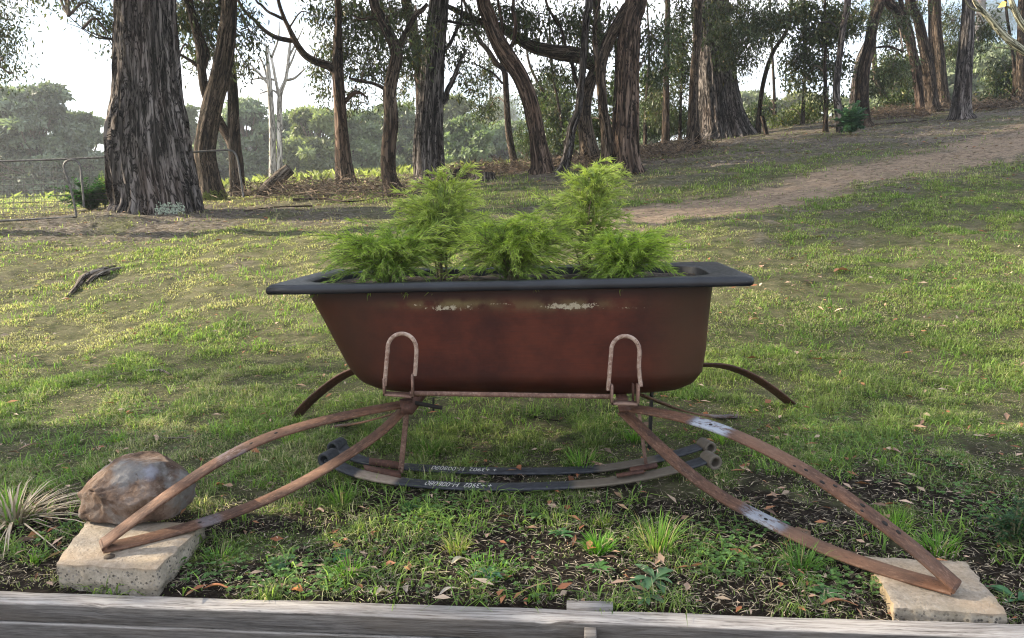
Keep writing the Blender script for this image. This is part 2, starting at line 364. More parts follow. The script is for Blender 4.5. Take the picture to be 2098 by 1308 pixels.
side_ = (X - A_.x) * WN_.x + (Y - A_.y) * WN_.y
Zg = np.where(side_ > .035, -.615, Zg)
h, wd = X.shape; idx = np.arange(h * wd).reshape(h, wd)
q = np.stack([idx[:-1, :-1], idx[:-1, 1:], idx[1:, 1:], idx[1:, :-1]], -1).reshape(-1, 4)
mb = MB(); V = np.stack([X, Y, Zg], -1).reshape(-1, 3)
mb.add(V, q=q, c=np.stack([mk[0], mk[1], mk[2]], -1).reshape(-1, 3))
tag(mb.build('ground', M_GROUND, smooth=True), kind='structure')
mb = MB(); mb.add([[-40, -14, -.62], [40, -14, -.62], [40, 6, -.62], [-40, 6, -.62]], q=[[0, 1, 2, 3]], c=(0, .3, .6))
tag(mb.build('lower_ground', M_GROUND), kind='structure')
# ------------------------------------------------------------------ timber retaining wall
WZ = -.035
A = PZ(0, 1209, WZ); B = PZ(2098, 1277, WZ); dv = (B - A); wl = dv.length; wdir = dv.normalized(); wn = Vector((wdir.y, -wdir.x, 0))  # wn points to the camera
Wang = math.atan2(wdir.y, wdir.x)
m, t, p, o = mat('weathered_timber')
v = attr(t, 'bk'); vg = objc(t, (1.6, 34, 34), v)
f = noise(t, vg, 3.4, 8, .72, .4); f2 = noise(t, objc(t, (9, 150, 150), v), 1.6, 4, .7); patch = noise(t, objc(t, (1, 5, 5), v), 1.6, 4)
h_ = mth(t, 'MULTIPLY_ADD', f2, .5, f)
tv = N(t, 'ShaderNodeSeparateXYZ'); lk(t, attr(t, 'col'), tv.inputs[0])
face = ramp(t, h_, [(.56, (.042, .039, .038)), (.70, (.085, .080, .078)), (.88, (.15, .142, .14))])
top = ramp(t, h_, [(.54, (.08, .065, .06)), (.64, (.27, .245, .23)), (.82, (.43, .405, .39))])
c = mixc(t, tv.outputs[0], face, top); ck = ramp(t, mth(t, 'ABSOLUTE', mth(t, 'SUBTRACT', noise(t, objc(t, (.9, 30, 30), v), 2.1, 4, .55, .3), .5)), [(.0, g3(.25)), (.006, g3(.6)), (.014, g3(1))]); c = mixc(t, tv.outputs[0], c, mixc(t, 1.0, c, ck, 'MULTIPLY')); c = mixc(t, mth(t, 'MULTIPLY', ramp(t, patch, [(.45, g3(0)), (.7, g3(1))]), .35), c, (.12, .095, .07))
lk(t, c, p.inputs['Base Color']); p.inputs['Roughness'].default_value = .85; p.inputs['Specular IOR Level'].default_value = .2
bump(t, p, h_, .8, .006); M_TIMBER = m
wall = empty('retaining_wall', (A.x, A.y, -.6), 'low retaining wall of stacked silvery weathered timber boards along the front of the bed', 'retaining wall')
def board(z0, z1, y0, y1, x0, x1, seed, name='board'):
    """a board in wall coordinates: x along the wall, y away from the camera"""
    nx, mb = 260, MB(); xs = np.linspace(x0, x1, nx)
    prof = [(y0, z0), (y0 - .0015, z0 + .004), (y0, z1 - .006), (y0 + .003, z1 - .0015), (y0 + .008, z1), (y0 * .5 + y1 * .5, z1), (y1 - .006, z1 - .001), (y1, z1 - .006), (y1, z0)]
    k = len(prof); V = np.zeros((nx, k, 3)); Cc = np.zeros((nx, k, 3))
    for j, (yy, zz) in enumerate(prof):
        wob = (fbm(xs * 6 + seed, xs * 0 + j * .7 + seed, seed, 3) - .5) * (.006 if j in (3, 4, 5, 6) else .003)
        chip = np.where(fbm(xs * 9 + 3 * seed, xs * 0 + 1.5, seed + 3, 3) > .70, .004, 0) * (j in (2, 3, 4))
        yv = yy + wob; zv = zz + wob * .6 - chip
        q_ = [list(A + wdir * float(a) - wn * float(b)) for a, b in zip(xs, yv)]
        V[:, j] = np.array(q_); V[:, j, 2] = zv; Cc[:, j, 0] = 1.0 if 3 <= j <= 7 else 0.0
        Cc[:, j, 1] = 0
    i = np.arange(nx - 1)[:, None] * k; j = np.arange(k - 1)[None, :]
    q = np.stack([i + j, i + k + j, i + k + j + 1, i + j + 1], -1).reshape(-1, 4)
    bk = np.stack([np.repeat(xs[:, None], k, 1) + seed * 3.1, np.tile([a[0] for a in prof], (nx, 1)), np.tile([a[1] for a in prof], (nx, 1)) + seed * .37], -1)
    mb.add(V.reshape(-1, 3), q=q, c=Cc.reshape(-1, 3), b=bk.reshape(-1, 3))
    mb.add(V[0], q=None, t=[[0, jj + 1, jj + 2] for jj in range(k - 2)], b=bk[0]); mb.add(V[-1], t=[[0, jj + 2, jj + 1] for jj in range(k - 2)], b=bk[-1])
    return mb.build(name, M_TIMBER, wall)
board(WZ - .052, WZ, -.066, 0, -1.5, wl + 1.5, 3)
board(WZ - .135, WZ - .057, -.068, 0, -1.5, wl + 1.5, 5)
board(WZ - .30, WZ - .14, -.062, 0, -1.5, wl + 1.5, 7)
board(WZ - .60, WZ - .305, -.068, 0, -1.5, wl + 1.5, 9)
def wallp(px, py, z, off=0):
    q_ = PZ(px, py, z); return q_
# stake in front of the boards
q_ = PZ(1211, 1290, WZ - .035); sx = (q_ - A).dot(wdir)
mb = MB(); Mw = Matrix.Translation(A) @ Matrix.Rotation(Wang, 4, 'Z')
for (lo, hi) in (((sx - .016, -.112, WZ - .60), (sx + .014, -.071, WZ - .008)),):
    lo = (lo[0], lo[1], lo[2] - A.z); hi = (hi[0], hi[1], hi[2] - A.z); box(mb, lo, hi, Mw, c=(.35, 0, 0))
o_ = mb.build('stake', M_TIMBER, wall); bevel(o_, .002, 2)
q_ = PZ(1210, 1238, WZ); s0 = (q_ - A).dot(wdir)
mb = MB(); box(mb, (s0 - .062, .004, -.05), (s0 + .058, .026, .008), Mw, c=(.7, 0, 0))
tag(mb.build('timber_offcut', M_TIMBER), 'short grey timber offcut standing on edge against the back of the retaining wall', 'wood offcut')
# ------------------------------------------------------------------ grass
def ground_pts(n, y0, y1, umax, seed, powr=0):
    r = np.random.default_rng(seed); l = r.uniform(math.log(y0), math.log(y1), n); y = np.exp(l); u = r.uniform(-umax, umax, n)
    return u * y, y, r
mb = MB()
def grass_batch(n, y0, y1, hs, ws, seed, dens=1.0):
    x, y, r = ground_pts(n, y0, y1, .80, seed)
    so_, li, tr, dry = masks(x, y)
    clump = fbm(x * 5.5, y * 5.5, 51, 3); cl2 = fbm(x * 17, y * 17, 52, 2); nn = fbm(x * 1.6, y * 1.6, 53, 3)
    raild = np.abs(y - (2.66 - .10 * x)); keep = (1 - .65 * sst(.09, .03, raild) * (np.abs(x) < .75)) * (1 - .88 * so_) * (1 - .90 * li) * (1 - .97 * tr) * (.35 + .9 * sst(.3, .55, clump * .6 + cl2 * .4))
    wallside = ((x - A.x) * -wn.x + (y - A.y) * -wn.y) > .012
    bare = sst(.52, .66, fbm(x * 2.1 + 7, y * 2.6, 57, 4)); keep = keep * (1 - .75 * bare)
    k = (r.random(n) < keep * dens) & wallside
    x, y, so_, li, tr, dry, clump, cl2, nn = [a[k] for a in (x, y, so_, li, tr, dry, clump, cl2, nn)]; n = len(x)
    z = ground(x, y) - .004
    front = sst(4.6, 2.4, y)
    hgt = hs * (.55 + .9 * r.random(n)) * (.45 + 1.25 * sst(.38, .68, clump)) * (1 - .35 * dry) * (1 + .9 * front * sst(.45, .75, cl2)) * (1 - .3 * so_)
    scl = np.maximum(1, y / 4.2)
    wv = ws * scl ** .95 * (.7 + .6 * r.random(n))
    th = r.uniform(0, 2 * math.pi, n); D = np.stack([np.cos(th), np.sin(th), 0 * th], -1)
    lean = .25 + r.random(n) ** 1.2 * 1.5
    g1 = np.array([.17, .265, .065]); g2 = np.array([.33, .39, .13]); g3_ = np.array([.48, .45, .27]); g4 = np.array([.06, .12, .04]); g5 = np.array([.42, .36, .25])
    a = np.clip(nn * 1.5 - .25 + (r.random(n) - .5) * .5, 0, 1)[:, None]
    c = g1 * (1 - a) + g2 * a
    dk = (r.random(n) < .25 + .3 * front)[:, None]; c = np.where(dk, g4 * .5 + c * .5, c)
    ratio = x / y
    dd = np.clip(dry * .8 + .25 * li - .3 * front - .30 * sst(-.1, .45, ratio) + .30 * sst(.05, -.4, ratio) * sst(3, 6, y), .12, .92)
    st = r.random(n) < dd; c = np.where(st[:, None], np.where((r.random(n) < .35)[:, None], g5, g3_), c)
    c = c * (.45 + .95 * r.random(n))[:, None]
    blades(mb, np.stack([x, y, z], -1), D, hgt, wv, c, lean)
grass_batch(400000, 1.6, 4.2, .025, .0030, 101)
grass_batch(400000, 4.0, 9.5, .020, .0034, 102)
grass_batch(230000, 9.2, 40, .042, .0034, 103)
def coarse(n, y0, y1, seed):
    x, y, r = ground_pts(n, y0, y1, .8, seed); so_, li, tr, dry = masks(x, y); c1 = fbm(x * 3.3 + 9, y * 3.3, 58, 3); c2 = fbm(x * 24, y * 24, 59, 2)
    k = (r.random(n) < sst(.50, .66, c1) * sst(.45, .65, c2) * (1 - .9 * li) * (1 - .97 * tr) * (1 - .4 * so_)) & (((x - A.x) * -wn.x + (y - A.y) * -wn.y) > .012); x, y, c1 = x[k], y[k], c1[k]; n = len(x)
    th = r.uniform(0, 6.28, n); a = r.random(n)[:, None]; c = np.array([.10, .20, .045]) * (1 - a) + np.array([.26, .36, .09]) * a; s_ = np.maximum(1, y / 5)
    blades(mb, np.stack([x, y, ground(x, y) - .004], -1), np.stack([np.cos(th), np.sin(th), 0 * th], -1), (.035 + .045 * r.random(n)), (.0032 + .0025 * r.random(n)) * s_, c * (.6 + .8 * r.random(n))[:, None], .4 + 1.3 * r.random(n))
coarse(150000, 1.7, 9.0, 104)
tag(mb.build('grass', M_GRASS), kind='stuff', cat='grass', label='short green lawn grass mixed with straw coloured dry blades')
# thatch and twigs lying in the grass
def litter_mesh(name, n, y0, y1, seed, label, kindf):
    mb = MB(); x, y, r = ground_pts(n, y0, y1, .8, seed); so_, li, tr, dry = masks(x, y)
    keep = kindf(so_, li, tr, dry, x, y, r) & (((x - A.x) * -wn.x + (y - A.y) * -wn.y) > .02)
    x, y, li = x[keep], y[keep], li[keep]; n = len(x); z = ground(x, y)
    th = r.uniform(0, 2 * math.pi, n); sc = np.maximum(1, y / 6) ** .8
    return mb, x, y, z, r, n, th, sc
mb, x, y, z, r, n, th, sc = litter_mesh('f', 130000, 1.65, 34, 201, '', lambda s, l, t, d, x, y, r: r.random(len(x)) < (.35 + .9 * l + .5 * s) * (1 - .7 * t))
ln = (.010 + .034 * r.random(n)) * (1 + .8 * sst(2.6, 4, y)) * sc; D = np.stack([np.cos(th) * ln, np.sin(th) * ln, (r.random(n) - .45) * ln * .35], -1); Pp = np.stack([x, y, z + .008 + .012 * r.random(n)], -1)
cc = np.array([[.55, .46, .35]]) * (.12 + 1.0 * r.random(n) ** 2.2)[:, None]
leaves(mb, Pp, D, np.tile([0, 0, 1.], (n, 1)), ln, (.0016 + .002 * r.random(n)) * sc, cc, bend=.03)
tag(mb.build('dead_thatch', M_LITTER), kind='stuff', cat='thatch', label='dead straw and shreds of bark scattered through the lawn')
# fallen gum leaves
mb, x, y, z, r, n, th, sc = litter_mesh('f', 34000, 1.66, 30, 202, '', lambda s, l, t, d, x, y, r: r.random(len(x)) < (.10 + .45 * l + .035 * s + .26 * sst(.5, .75, fbm(x * 1.1, y * 1.1, 61, 3)) + .35 * np.exp(-(((x - 2.6) / 1.6) ** 2 + ((y - 5.2) / 1.0) ** 2))) * (1 - .5 * t))
ln = (.016 + .050 * r.random(n) ** 2.2) * sc ** .5; wd_ = ln * (.18 + .28 * r.random(n))
pal = np.array([[.36, .17, .09], [.42, .26, .17], [.30, .12, .06], [.50, .38, .28], [.16, .10, .07], [.46, .32, .24]])
cc = pal[r.integers(0, 6, n)] * (.5 + .75 * r.random(n))[:, None]
Nn = nrm(np.stack([r.normal(0, .4, n), r.normal(0, .4, n), np.ones(n)], -1))
D = np.stack([np.cos(th), np.sin(th), r.normal(0, .18, n)], -1)
leaves(mb, np.stack([x, y, z + .014 + .012 * r.random(n)], -1), D, Nn, ln, wd_, cc, bend=.08)
tag(mb.build('fallen_leaves', M_LITTER), kind='stuff', cat='fallen leaves', label='brown and tan fallen gum leaves scattered over the lawn')
# ------------------------------------------------------------------ rust, paint
def rust_mat(name, base, dark, pale, paint=True):
    m, t, p, o = mat(name)
    v = attr(t, 'bk'); sp = N(t, 'ShaderNodeSeparateXYZ'); lk(t, attr(t, 'col'), sp.inputs[0])
    f = noise(t, v, 90, 6, .75); g = noise(t, v, 14, 5, .7); b = noise(t, v, 4, 3)
    c = mixc(t, ramp(t, g, [(.36, g3(0)), (.62, g3(1))]), dark, base)
    c = mixc(t, ramp(t, f, [(.52, g3(0)), (.68, g3(.75))]), c, pale)
    c = mixc(t, ramp(t, f, [(.34, g3(.8)), (.44, g3(0))]), c, tuple(x * .35 for x in dark))
    c = mixc(t, ramp(t, b, [(.5, g3(0)), (.68, g3(.55))]), c, tuple(x * .8 for x in pale))
    if paint:
        pm = mth(t, 'MULTIPLY', sp.outputs[0], ramp(t, mth(t, 'MULTIPLY_ADD', g, .6, mth(t, 'MULTIPLY', f, .4)), [(.44, g3(0)), (.52, g3(1))]))
        c = mixc(t, pm, c, mixc(t, sp.outputs[1], (.15, .18, .23), (.40, .45, .52)))
        c = mixc(t, mth(t, 'MULTIPLY', sp.outputs[2], ramp(t, g, [(.3, g3(.55)), (.5, g3(1))])), c, (.018, .020, .024))
    lk(t, c, p.inputs['Base Color']); p.inputs['Roughness'].default_value = .72; p.inputs['Metallic'].default_value = .1; p.inputs['Specular IOR Level'].default_value = .35
    bump(t, p, mth(t, 'MULTIPLY_ADD', f, .4, g), .35, .002); return m
M_RUST = rust_mat('rusty_spring_steel', (.135, .064, .037), (.055, .030, .022), (.24, .145, .10))
M_RUSTD = rust_mat('dark_rust', (.10, .045, .032), (.045, .022, .017), (.17, .085, .06))
M_PALE = rust_mat('pale_flaking_pipe', (.44, .34, .28), (.17, .085, .06), (.58, .51, .45), False)
M_PIPE = rust_mat('tube_bar', (.21, .12, .09), (.09, .05, .04), (.40, .28, .22))
m, t, p, o = mat('black_steel'); v = attr(t, 'bk'); sp = N(t, 'ShaderNodeSeparateXYZ'); lk(t, attr(t, 'col'), sp.inputs[0])
f = noise(t, v, 70, 5, .7); g = noise(t, v, 11, 5, .7)
c = mixc(t, ramp(t, f, [(.4, g3(0)), (.7, g3(1))]), (.016, .018, .024), (.05, .054, .065))
c = mixc(t, mth(t, 'MULTIPLY', sp.outputs[0], ramp(t, g, [(.40, g3(0)), (.50, g3(1))])), c, mixc(t, f, (.14, .08, .05), (.48, .41, .33)))
c = mixc(t, sp.outputs[1], c, mixc(t, f, (.07, .058, .046), (.19, .155, .115)))
lk(t, c, p.inputs['Base Color']); p.inputs['Roughness'].default_value = .6; bump(t, p, f, .25, .001); M_BLACK = m
m, t, p, o = mat('stencil_white'); lk(t, ramp(t, noise(t, objc(t), 120, 3, .7), [(.38, (.08, .08, .08)), (.44, (.58, .58, .56))]), p.inputs['Base Color']); p.inputs['Roughness'].default_value = .7; M_WHITE = m
m, t, p, o = mat('black_plastic'); p.inputs['Base Color'].default_value = (.014, .014, .015, 1); p.inputs['Roughness'].default_value = .4; M_PLASTIC = m
# ribbon of flat bar: path rows (x,y,z), side vectors, width, thickness
def ribbon(name, mt, pts, wv, th, parent, n=120, cf=None, edge=.0015):
    """flat bar; pts world rows, wv rows = half-width vector; th thickness; cf(s 0..1)->(n,3) colour masks"""
    c = crv(pts, n); wvv = crv(wv, n) if len(np.shape(wv)) == 2 else np.tile(wv, (n, 1)); tg = nrm(np.gradient(c, axis=0)); nn = nrm(np.cross(tg, wvv))
    s = np.concatenate([[0], np.cumsum(np.linalg.norm(np.diff(c, axis=0), axis=1))])
    hw = np.linalg.norm(wvv, axis=1, keepdims=True); wd = wvv / hw; h = th / 2
    pf = [(-1, -h + edge, 0), (-1, h - edge, 0), (-1, h, edge), (-.33, h, 0), (.33, h, 0), (1, h, -edge), (1, h - edge, 0), (1, -h + edge, 0), (1, -h, -edge), (0, -h, 0), (-1, -h, edge)]
    k = len(pf); V = np.zeros((n, k, 3))
    for j, (a, b, e) in enumerate(pf): V[:, j] = c + wd * (hw * a + e) + nn * b
    i = np.arange(n - 1)[:, None] * k; j = np.arange(k)[None, :]; j2 = (j + 1) % k
    q = np.stack([i + j, i + j2, i + k + j2, i + k + j], -1).reshape(-1, 4)
    col = np.zeros((n, 3)) if cf is None else cf(np.linspace(0, 1, n))
    bk = np.stack([np.repeat(s[:, None], k, 1) * .6, np.tile([a[0] * .03 for a in pf], (n, 1)), np.tile([a[1] for a in pf], (n, 1))], -1) + np.array([abs(hash(name)) % 5 * 0 + c[0][0] * 7, c[0][1] * 3, 0])
    mb = MB(); mb.add(V.reshape(-1, 3), q=q, c=np.repeat(col[:, None, :], k, 1).reshape(-1, 3), b=bk.reshape(-1, 3))
    for row, rv in ((0, 0), (n - 1, 1)):
        tt = [[0, a + 1, a + 2] for a in range(k - 2)]; tt = [x[::-1] for x in tt] if not rv else tt
        mb.add(V[row], t=tt, c=col[row], b=bk[row])
    o = mb.build(name, mt, parent)
    return o, c, wd * hw, nn
# ------------------------------------------------------------------ bath
YAW = -R(6.2)
ZR = .742
FL = PZ(547, 588, ZR); FR = PZ(1543, 569, ZR)
ex = (FR - FL); LEN = ex.length; YAW = math.atan2(ex.y, ex.x); ex.normalize(); ey = Vector((-ex.y, ex.x, 0))
WID = .71
bath_o = Vector(((FL + FR) / 2 + ey * WID / 2)); bath_o.z = .345
MBATH = Matrix.Translation(bath_o) @ Matrix.Rotation(YAW, 4, 'Z')
bath = empty('bathtub', bath_o, 'old cast iron bathtub with black rolled rim and red brown flaking sides, full of shrubs', 'bathtub')
HT = ZR - bath_o.z
def bl(px, py, yl):
    """x,z in bath coordinates of a photograph point on the plane at local y"""
    v = ray(px, py); o0 = Vector((0, 0, HC)); pt = bath_o + ey * yl
    k = (pt - o0).dot(ey) / v.dot(ey); q_ = o0 + v * k - bath_o
    return q_.dot(ex), q_.z
yfr = -WID / 2 + .055
leftp = [(636, 600), (665, 652), (690, 702), (714, 747), (738, 777), (770, 794), (830, 802)]
rightp = [(1461, 584), (1453, 650), (1448, 715), (1441, 757), (1424, 783), (1400, 797), (1350, 803)]
Lp = sorted([bl(a, b, -.13)[::-1] for a, b in leftp]); Rp = sorted([bl(a, b, -.13)[::-1] for a, b in rightp])
zlo = min(Lp[0][0], Rp[0][0])
def xl(z): return np.interp(z, [a[0] for a in Lp], [a[1] for a in Lp])
def xr(z): return np.interp(z, [a[0] for a in Rp], [a[1] for a in Rp])
def ring(z, off=0.0, nseg=96):
    x0, x1 = xl(z) + off, xr(z) - off; ztop = HT - .006
    k = np.clip((z - zlo) / (ztop - zlo), 0, 1)
    hw_ = (WID / 2 - .052) - .035 * (1 - k) - .10 * np.clip(1 - k / .22, 0, 1) ** 2.2 - off
    hwb = hw_
    rc = .14 + .02 * (1 - k); cxm = (x0 + x1) / 2; hl = (x1 - x0) / 2; out = []
    for a in np.linspace(0, 2 * math.pi, nseg, endpoint=False):
        ca, sa = math.cos(a), math.sin(a); e = 5.0
        # superellipse: flat long sides with round corners
        rr = 1 / ((abs(ca) ** e + abs(sa) ** e) ** (1 / e))
        out.append((cxm + hl * rr * ca, hwb * rr * sa, z))
    return np.array(out)
zs = np.concatenate([zlo + (HT - .006 - zlo) * (np.linspace(0, 1, 34) ** 1.5)])
m, t, p, o = mat('bath_iron')
v = N(t, 'ShaderNodeTexCoord').outputs['Object']; sp = N(t, 'ShaderNodeSeparateXYZ'); lk(t, v, sp.inputs[0]); Xc, Zc = sp.outputs[0], sp.outputs[2]
streak = noise(t, objc(t, (3, 3, 46), v), 4, 5, .65); big = noise(t, v, 4.5, 6, .65); fine = noise(t, v, 90, 5, .7); flk = noise(t, v, 62, 5, .78)
c = mixc(t, ramp(t, big, [(.40, g3(0)), (.62, g3(1))]), (.036, .0078, .0055), (.088, .0205, .0110))
c = mixc(t, mth(t, 'MULTIPLY', ramp(t, streak, [(.4, g3(0)), (.7, g3(1))]), .35), c, (.030, .013, .012))
# brown ends and a dark band under the rim
def band(c0, w0, src): return mth(t, 'POWER', 2.718, mth(t, 'MULTIPLY', mth(t, 'POWER', mth(t, 'ABSOLUTE', mth(t, 'DIVIDE', mth(t, 'SUBTRACT', src, c0), w0)), 2.0), -1.0))
c = mixc(t, mth(t, 'MULTIPLY', band(.66, .13, Xc), .75), c, (.052, .028, .014))
c = mixc(t, mth(t, 'MULTIPLY', band(-.60, .16, Xc), .5), c, (.045, .023, .012))
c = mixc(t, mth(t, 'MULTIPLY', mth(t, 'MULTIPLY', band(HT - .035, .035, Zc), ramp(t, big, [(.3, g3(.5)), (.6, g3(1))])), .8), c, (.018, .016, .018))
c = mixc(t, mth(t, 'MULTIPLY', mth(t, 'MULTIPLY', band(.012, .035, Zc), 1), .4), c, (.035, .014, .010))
for (px0, sx_, sz_, py0, col_, amt, th_) in ((925, .17, .016, 622, (.15, .12, .055), .9, .40), (1150, .20, .020, 624, (.13, .10, .05), .8, .42)):
    x0, z0 = bl(px0, py0, yfr + .02)
    mk_ = mth(t, 'MULTIPLY', band(x0, sx_, Xc), band(z0, sz_, Zc))
    c = mixc(t, mth(t, 'MULTIPLY', mth(t, 'MULTIPLY', mk_, amt), ramp(t, noise(t, v, 14, 4), [(.38, g3(0)), (.55, g3(1))])), c, col_)
flc = 0
for (px0, sx_, sz_, py0, k0) in ((1165, .125, .0145, 626, 1.25), (920, .12, .014, 630, 1.08), (1010, .15, .006, 622, .72), (1290, .11, .006, 630, .78), (860, .05, .005, 624, .75)):
    x0, z0 = bl(px0, py0, yfr + .02)
    mk_ = mth(t, 'MULTIPLY', mth(t, 'MULTIPLY', band(x0, sx_, Xc), band(z0, sz_, Zc)), k0)
    flc = mth(t, 'MAXIMUM', flc, mk_)
fm = ramp(t, mth(t, 'ADD', mth(t, 'MULTIPLY', flc, .30), flk), [(.755, g3(0)), (.785, g3(1))])
c = mixc(t, fm, c, mixc(t, fine, (.22, .18, .11), (.50, .46, .37)))
lk(t, c, p.inputs['Base Color']); p.inputs['Roughness'].default_value = .55; p.inputs['Specular IOR Level'].default_value = .25
bump(t, p, mth(t, 'ADD', mth(t, 'MULTIPLY', fine, .3), mth(t, 'ADD', streak, mth(t, 'MULTIPLY', fm, 1.5))), .25, .002); M_IRON = m
m, t, p, o = mat('rim_enamel'); f = noise(t, objc(t), 60, 5, .7); b = noise(t, objc(t), 6, 4)
c = mixc(t, ramp(t, b, [(.4, g3(0)), (.65, g3(1))]), (.006, .0075, .013), (.014, .017, .025))
c = mixc(t, ramp(t, noise(t, objc(t), 140, 2, .5), [(.76, g3(0)), (.80, g3(.6))]), c, (.35, .36, .38))
lk(t, c, p.inputs['Base Color']); lk(t, ramp(t, f, [(.3, g3(.30)), (.7, g3(.5))]), p.inputs['Roughness']); p.inputs['Specular IOR Level'].default_value = .5; bump(t, p, f, .12, .001); M_RIM = m
def bmesh_local(V): return np.array([list(MBATH @ Vector(a)) for a in V])
def build_local(mb, name, mt, smooth=True):
    # geometry kept in bath coordinates; object parented to the bath empty
    o = mb.build(name, mt, None, smooth); o.parent = bath; o.rotation_euler = (0, 0, 0); return o
bath.rotation_euler = (0, 0, YAW)
mb = MB(); ns = 96
V = np.concatenate([ring(z) for z in zs]); nz = len(zs)
i = np.arange(nz - 1)[:, None] * ns; j = np.arange(ns)[None, :]; j2 = (j + 1) % ns
q = np.stack([i + j, i + j2, i + ns + j2, i + ns + j], -1).reshape(-1, 4); mb.add(V, q=q)
base = ring(zs[0]); cen = base.mean(0)
prev = base
for k_ in (.8, .5, .2):
    cur = cen + (base - cen) * k_; cur[:, 2] = zs[0] - .004 * (1 - k_); vv = np.concatenate([prev, cur]); a_ = np.arange(ns); b_ = (a_ + 1) % ns
    mb.add(vv, q=np.stack([b_, a_, ns + a_, ns + b_], -1)); prev = cur
mb.add(np.concatenate([prev, cen[None] - [0, 0, .004]]), t=[[(a + 1) % ns, a, ns] for a in range(ns)])
build_local(mb, 'tub_body', M_IRON)
# inner basin
mb = MB(); zi = HT - .004 - (1 - np.linspace(0, 1, 14)) * .24
def opening(z, k=0):
    r_ = ring(np.clip(z, zlo, HT - .006), .012); r_ = r_.copy()
    c0 = r_.mean(0); r_[:, 2] = z; return r_
rings = [opening(z) for z in zi]
for a in range(len(rings)): rings[a][:, 1] *= .93 + .0 * a
# basin lip narrowed at the ends as in the photograph
V = np.concatenate(rings); i = np.arange(len(zi) - 1)[:, None] * ns
q = np.stack([i + j, i + ns + j, i + ns + j2, i + j2], -1).reshape(-1, 4); mb.add(V, q=q)
build_local(mb, 'basin', M_RIM)
# rim: flange with rolled lip
mb = MB(); op = rings[-1][:, :2]
hx, hy, rc = LEN / 2 + .014, WID / 2, .035
def rrect(hx, hy, rc):
    out = []
    for (x, y) in op:
        # project direction of the opening vertex to the rounded rectangle
        a = math.atan2(y / (hy), x / (hx)); dx, dy = math.cos(a), math.sin(a)
        e = 60; rr = 1 / ((abs(dx) ** e + abs(dy) ** e) ** (1 / e)); out.append((hx * rr * dx, hy * rr * dy))
    return np.array(out)
prof = [('in', 0.0, -.022), ('in', 0.001, -.008), ('in', .006, -.001), ('in', .016, .001)]
lay = []
opc = op
def blend(k, z): return np.concatenate([opc * (1 - k) + rrect(hx - .02, hy - .02, rc) * k, np.full((ns, 1), z)], 1)
lay.append(blend(0, HT - .020)); lay.append(blend(0.02, HT - .006)); lay.append(blend(.10, HT - .0005)); lay.append(blend(.5, HT + .002)); lay.append(blend(.9, HT + .003))
for (ox, z) in ((.016, .004), (.009, .002), (.003, -.004), (0, -.013), (.001, -.024), (.005, -.030), (.012, -.031), (.016, -.026), (.018, -.016)):
    lay.append(np.concatenate([rrect(hx - ox, hy - ox, rc), np.full((ns, 1), HT + z)], 1))
lay.append(np.concatenate([rrect(hx - .055, hy - .045, rc), np.full((ns, 1), HT - .012)], 1))
V = np.concatenate(lay); i = np.arange(len(lay) - 1)[:, None] * ns
q = np.stack([i + j, i + ns + j, i + ns + j2, i + j2], -1).reshape(-1, 4); q = q[:, ::-1]; mb.add(V, q=q)
build_local(mb, 'rim', M_RIM)
# small black bolt under the rim at the tap end and waste pipe

a = G(1322, 958); x1, z1 = bl(1338, 805, 0)
mb = MB(); pa = MBATH @ Vector((x1, .02, .01)); pb = Vector((pa.x - .012, pa.y + .01, gz(pa.x, pa.y) - .01)); tube(mb, [(*pa, .0085), ((pa.x + pb.x) / 2, pa.y, (pa.z + pb.z) / 2, .008), (*pb, .008)], 8, 12)
o_ = mb.build('waste_pipe', M_PLASTIC, None, True); o_.parent = bath; o_.matrix_parent_inverse = MBATH.inverted()
# potting mix
m, t, p, o = mat('potting_mix'); f = noise(t, objc(t), 70, 5, .7)
lk(t, ramp(t, f, [(.4, (.02, .014, .010)), (.62, (.08, .055, .04)), (.72, (.42, .42, .42))]), p.inputs['Base Color']); p.inputs['Roughness'].default_value = .95; bump(t, p, f, 1, .02)
mb = MB(); rg = ring(HT - .03, .02)[:, :2]; prevn = 10; Vs = []
for k_ in np.linspace(0, 1, 16):
    xy = rg * k_; zz = HT - .028 + (fbm(xy[:, 0] * 12, xy[:, 1] * 12, 71, 3) - .5) * .035 + .0 * k_; Vs.append(np.concatenate([xy * [1, .9], zz[:, None]], 1))
V = np.concatenate(Vs); i = np.arange(15)[:, None] * ns; q = np.stack([i + j, i + ns + j, i + ns + j2, i + j2], -1).reshape(-1, 4); mb.add(bmesh_local(V), q=q)
tag(mb.build('potting_mix', m, None, True), 'dark potting mix filling the bathtub below the shrubs', 'soil', kind='stuff')
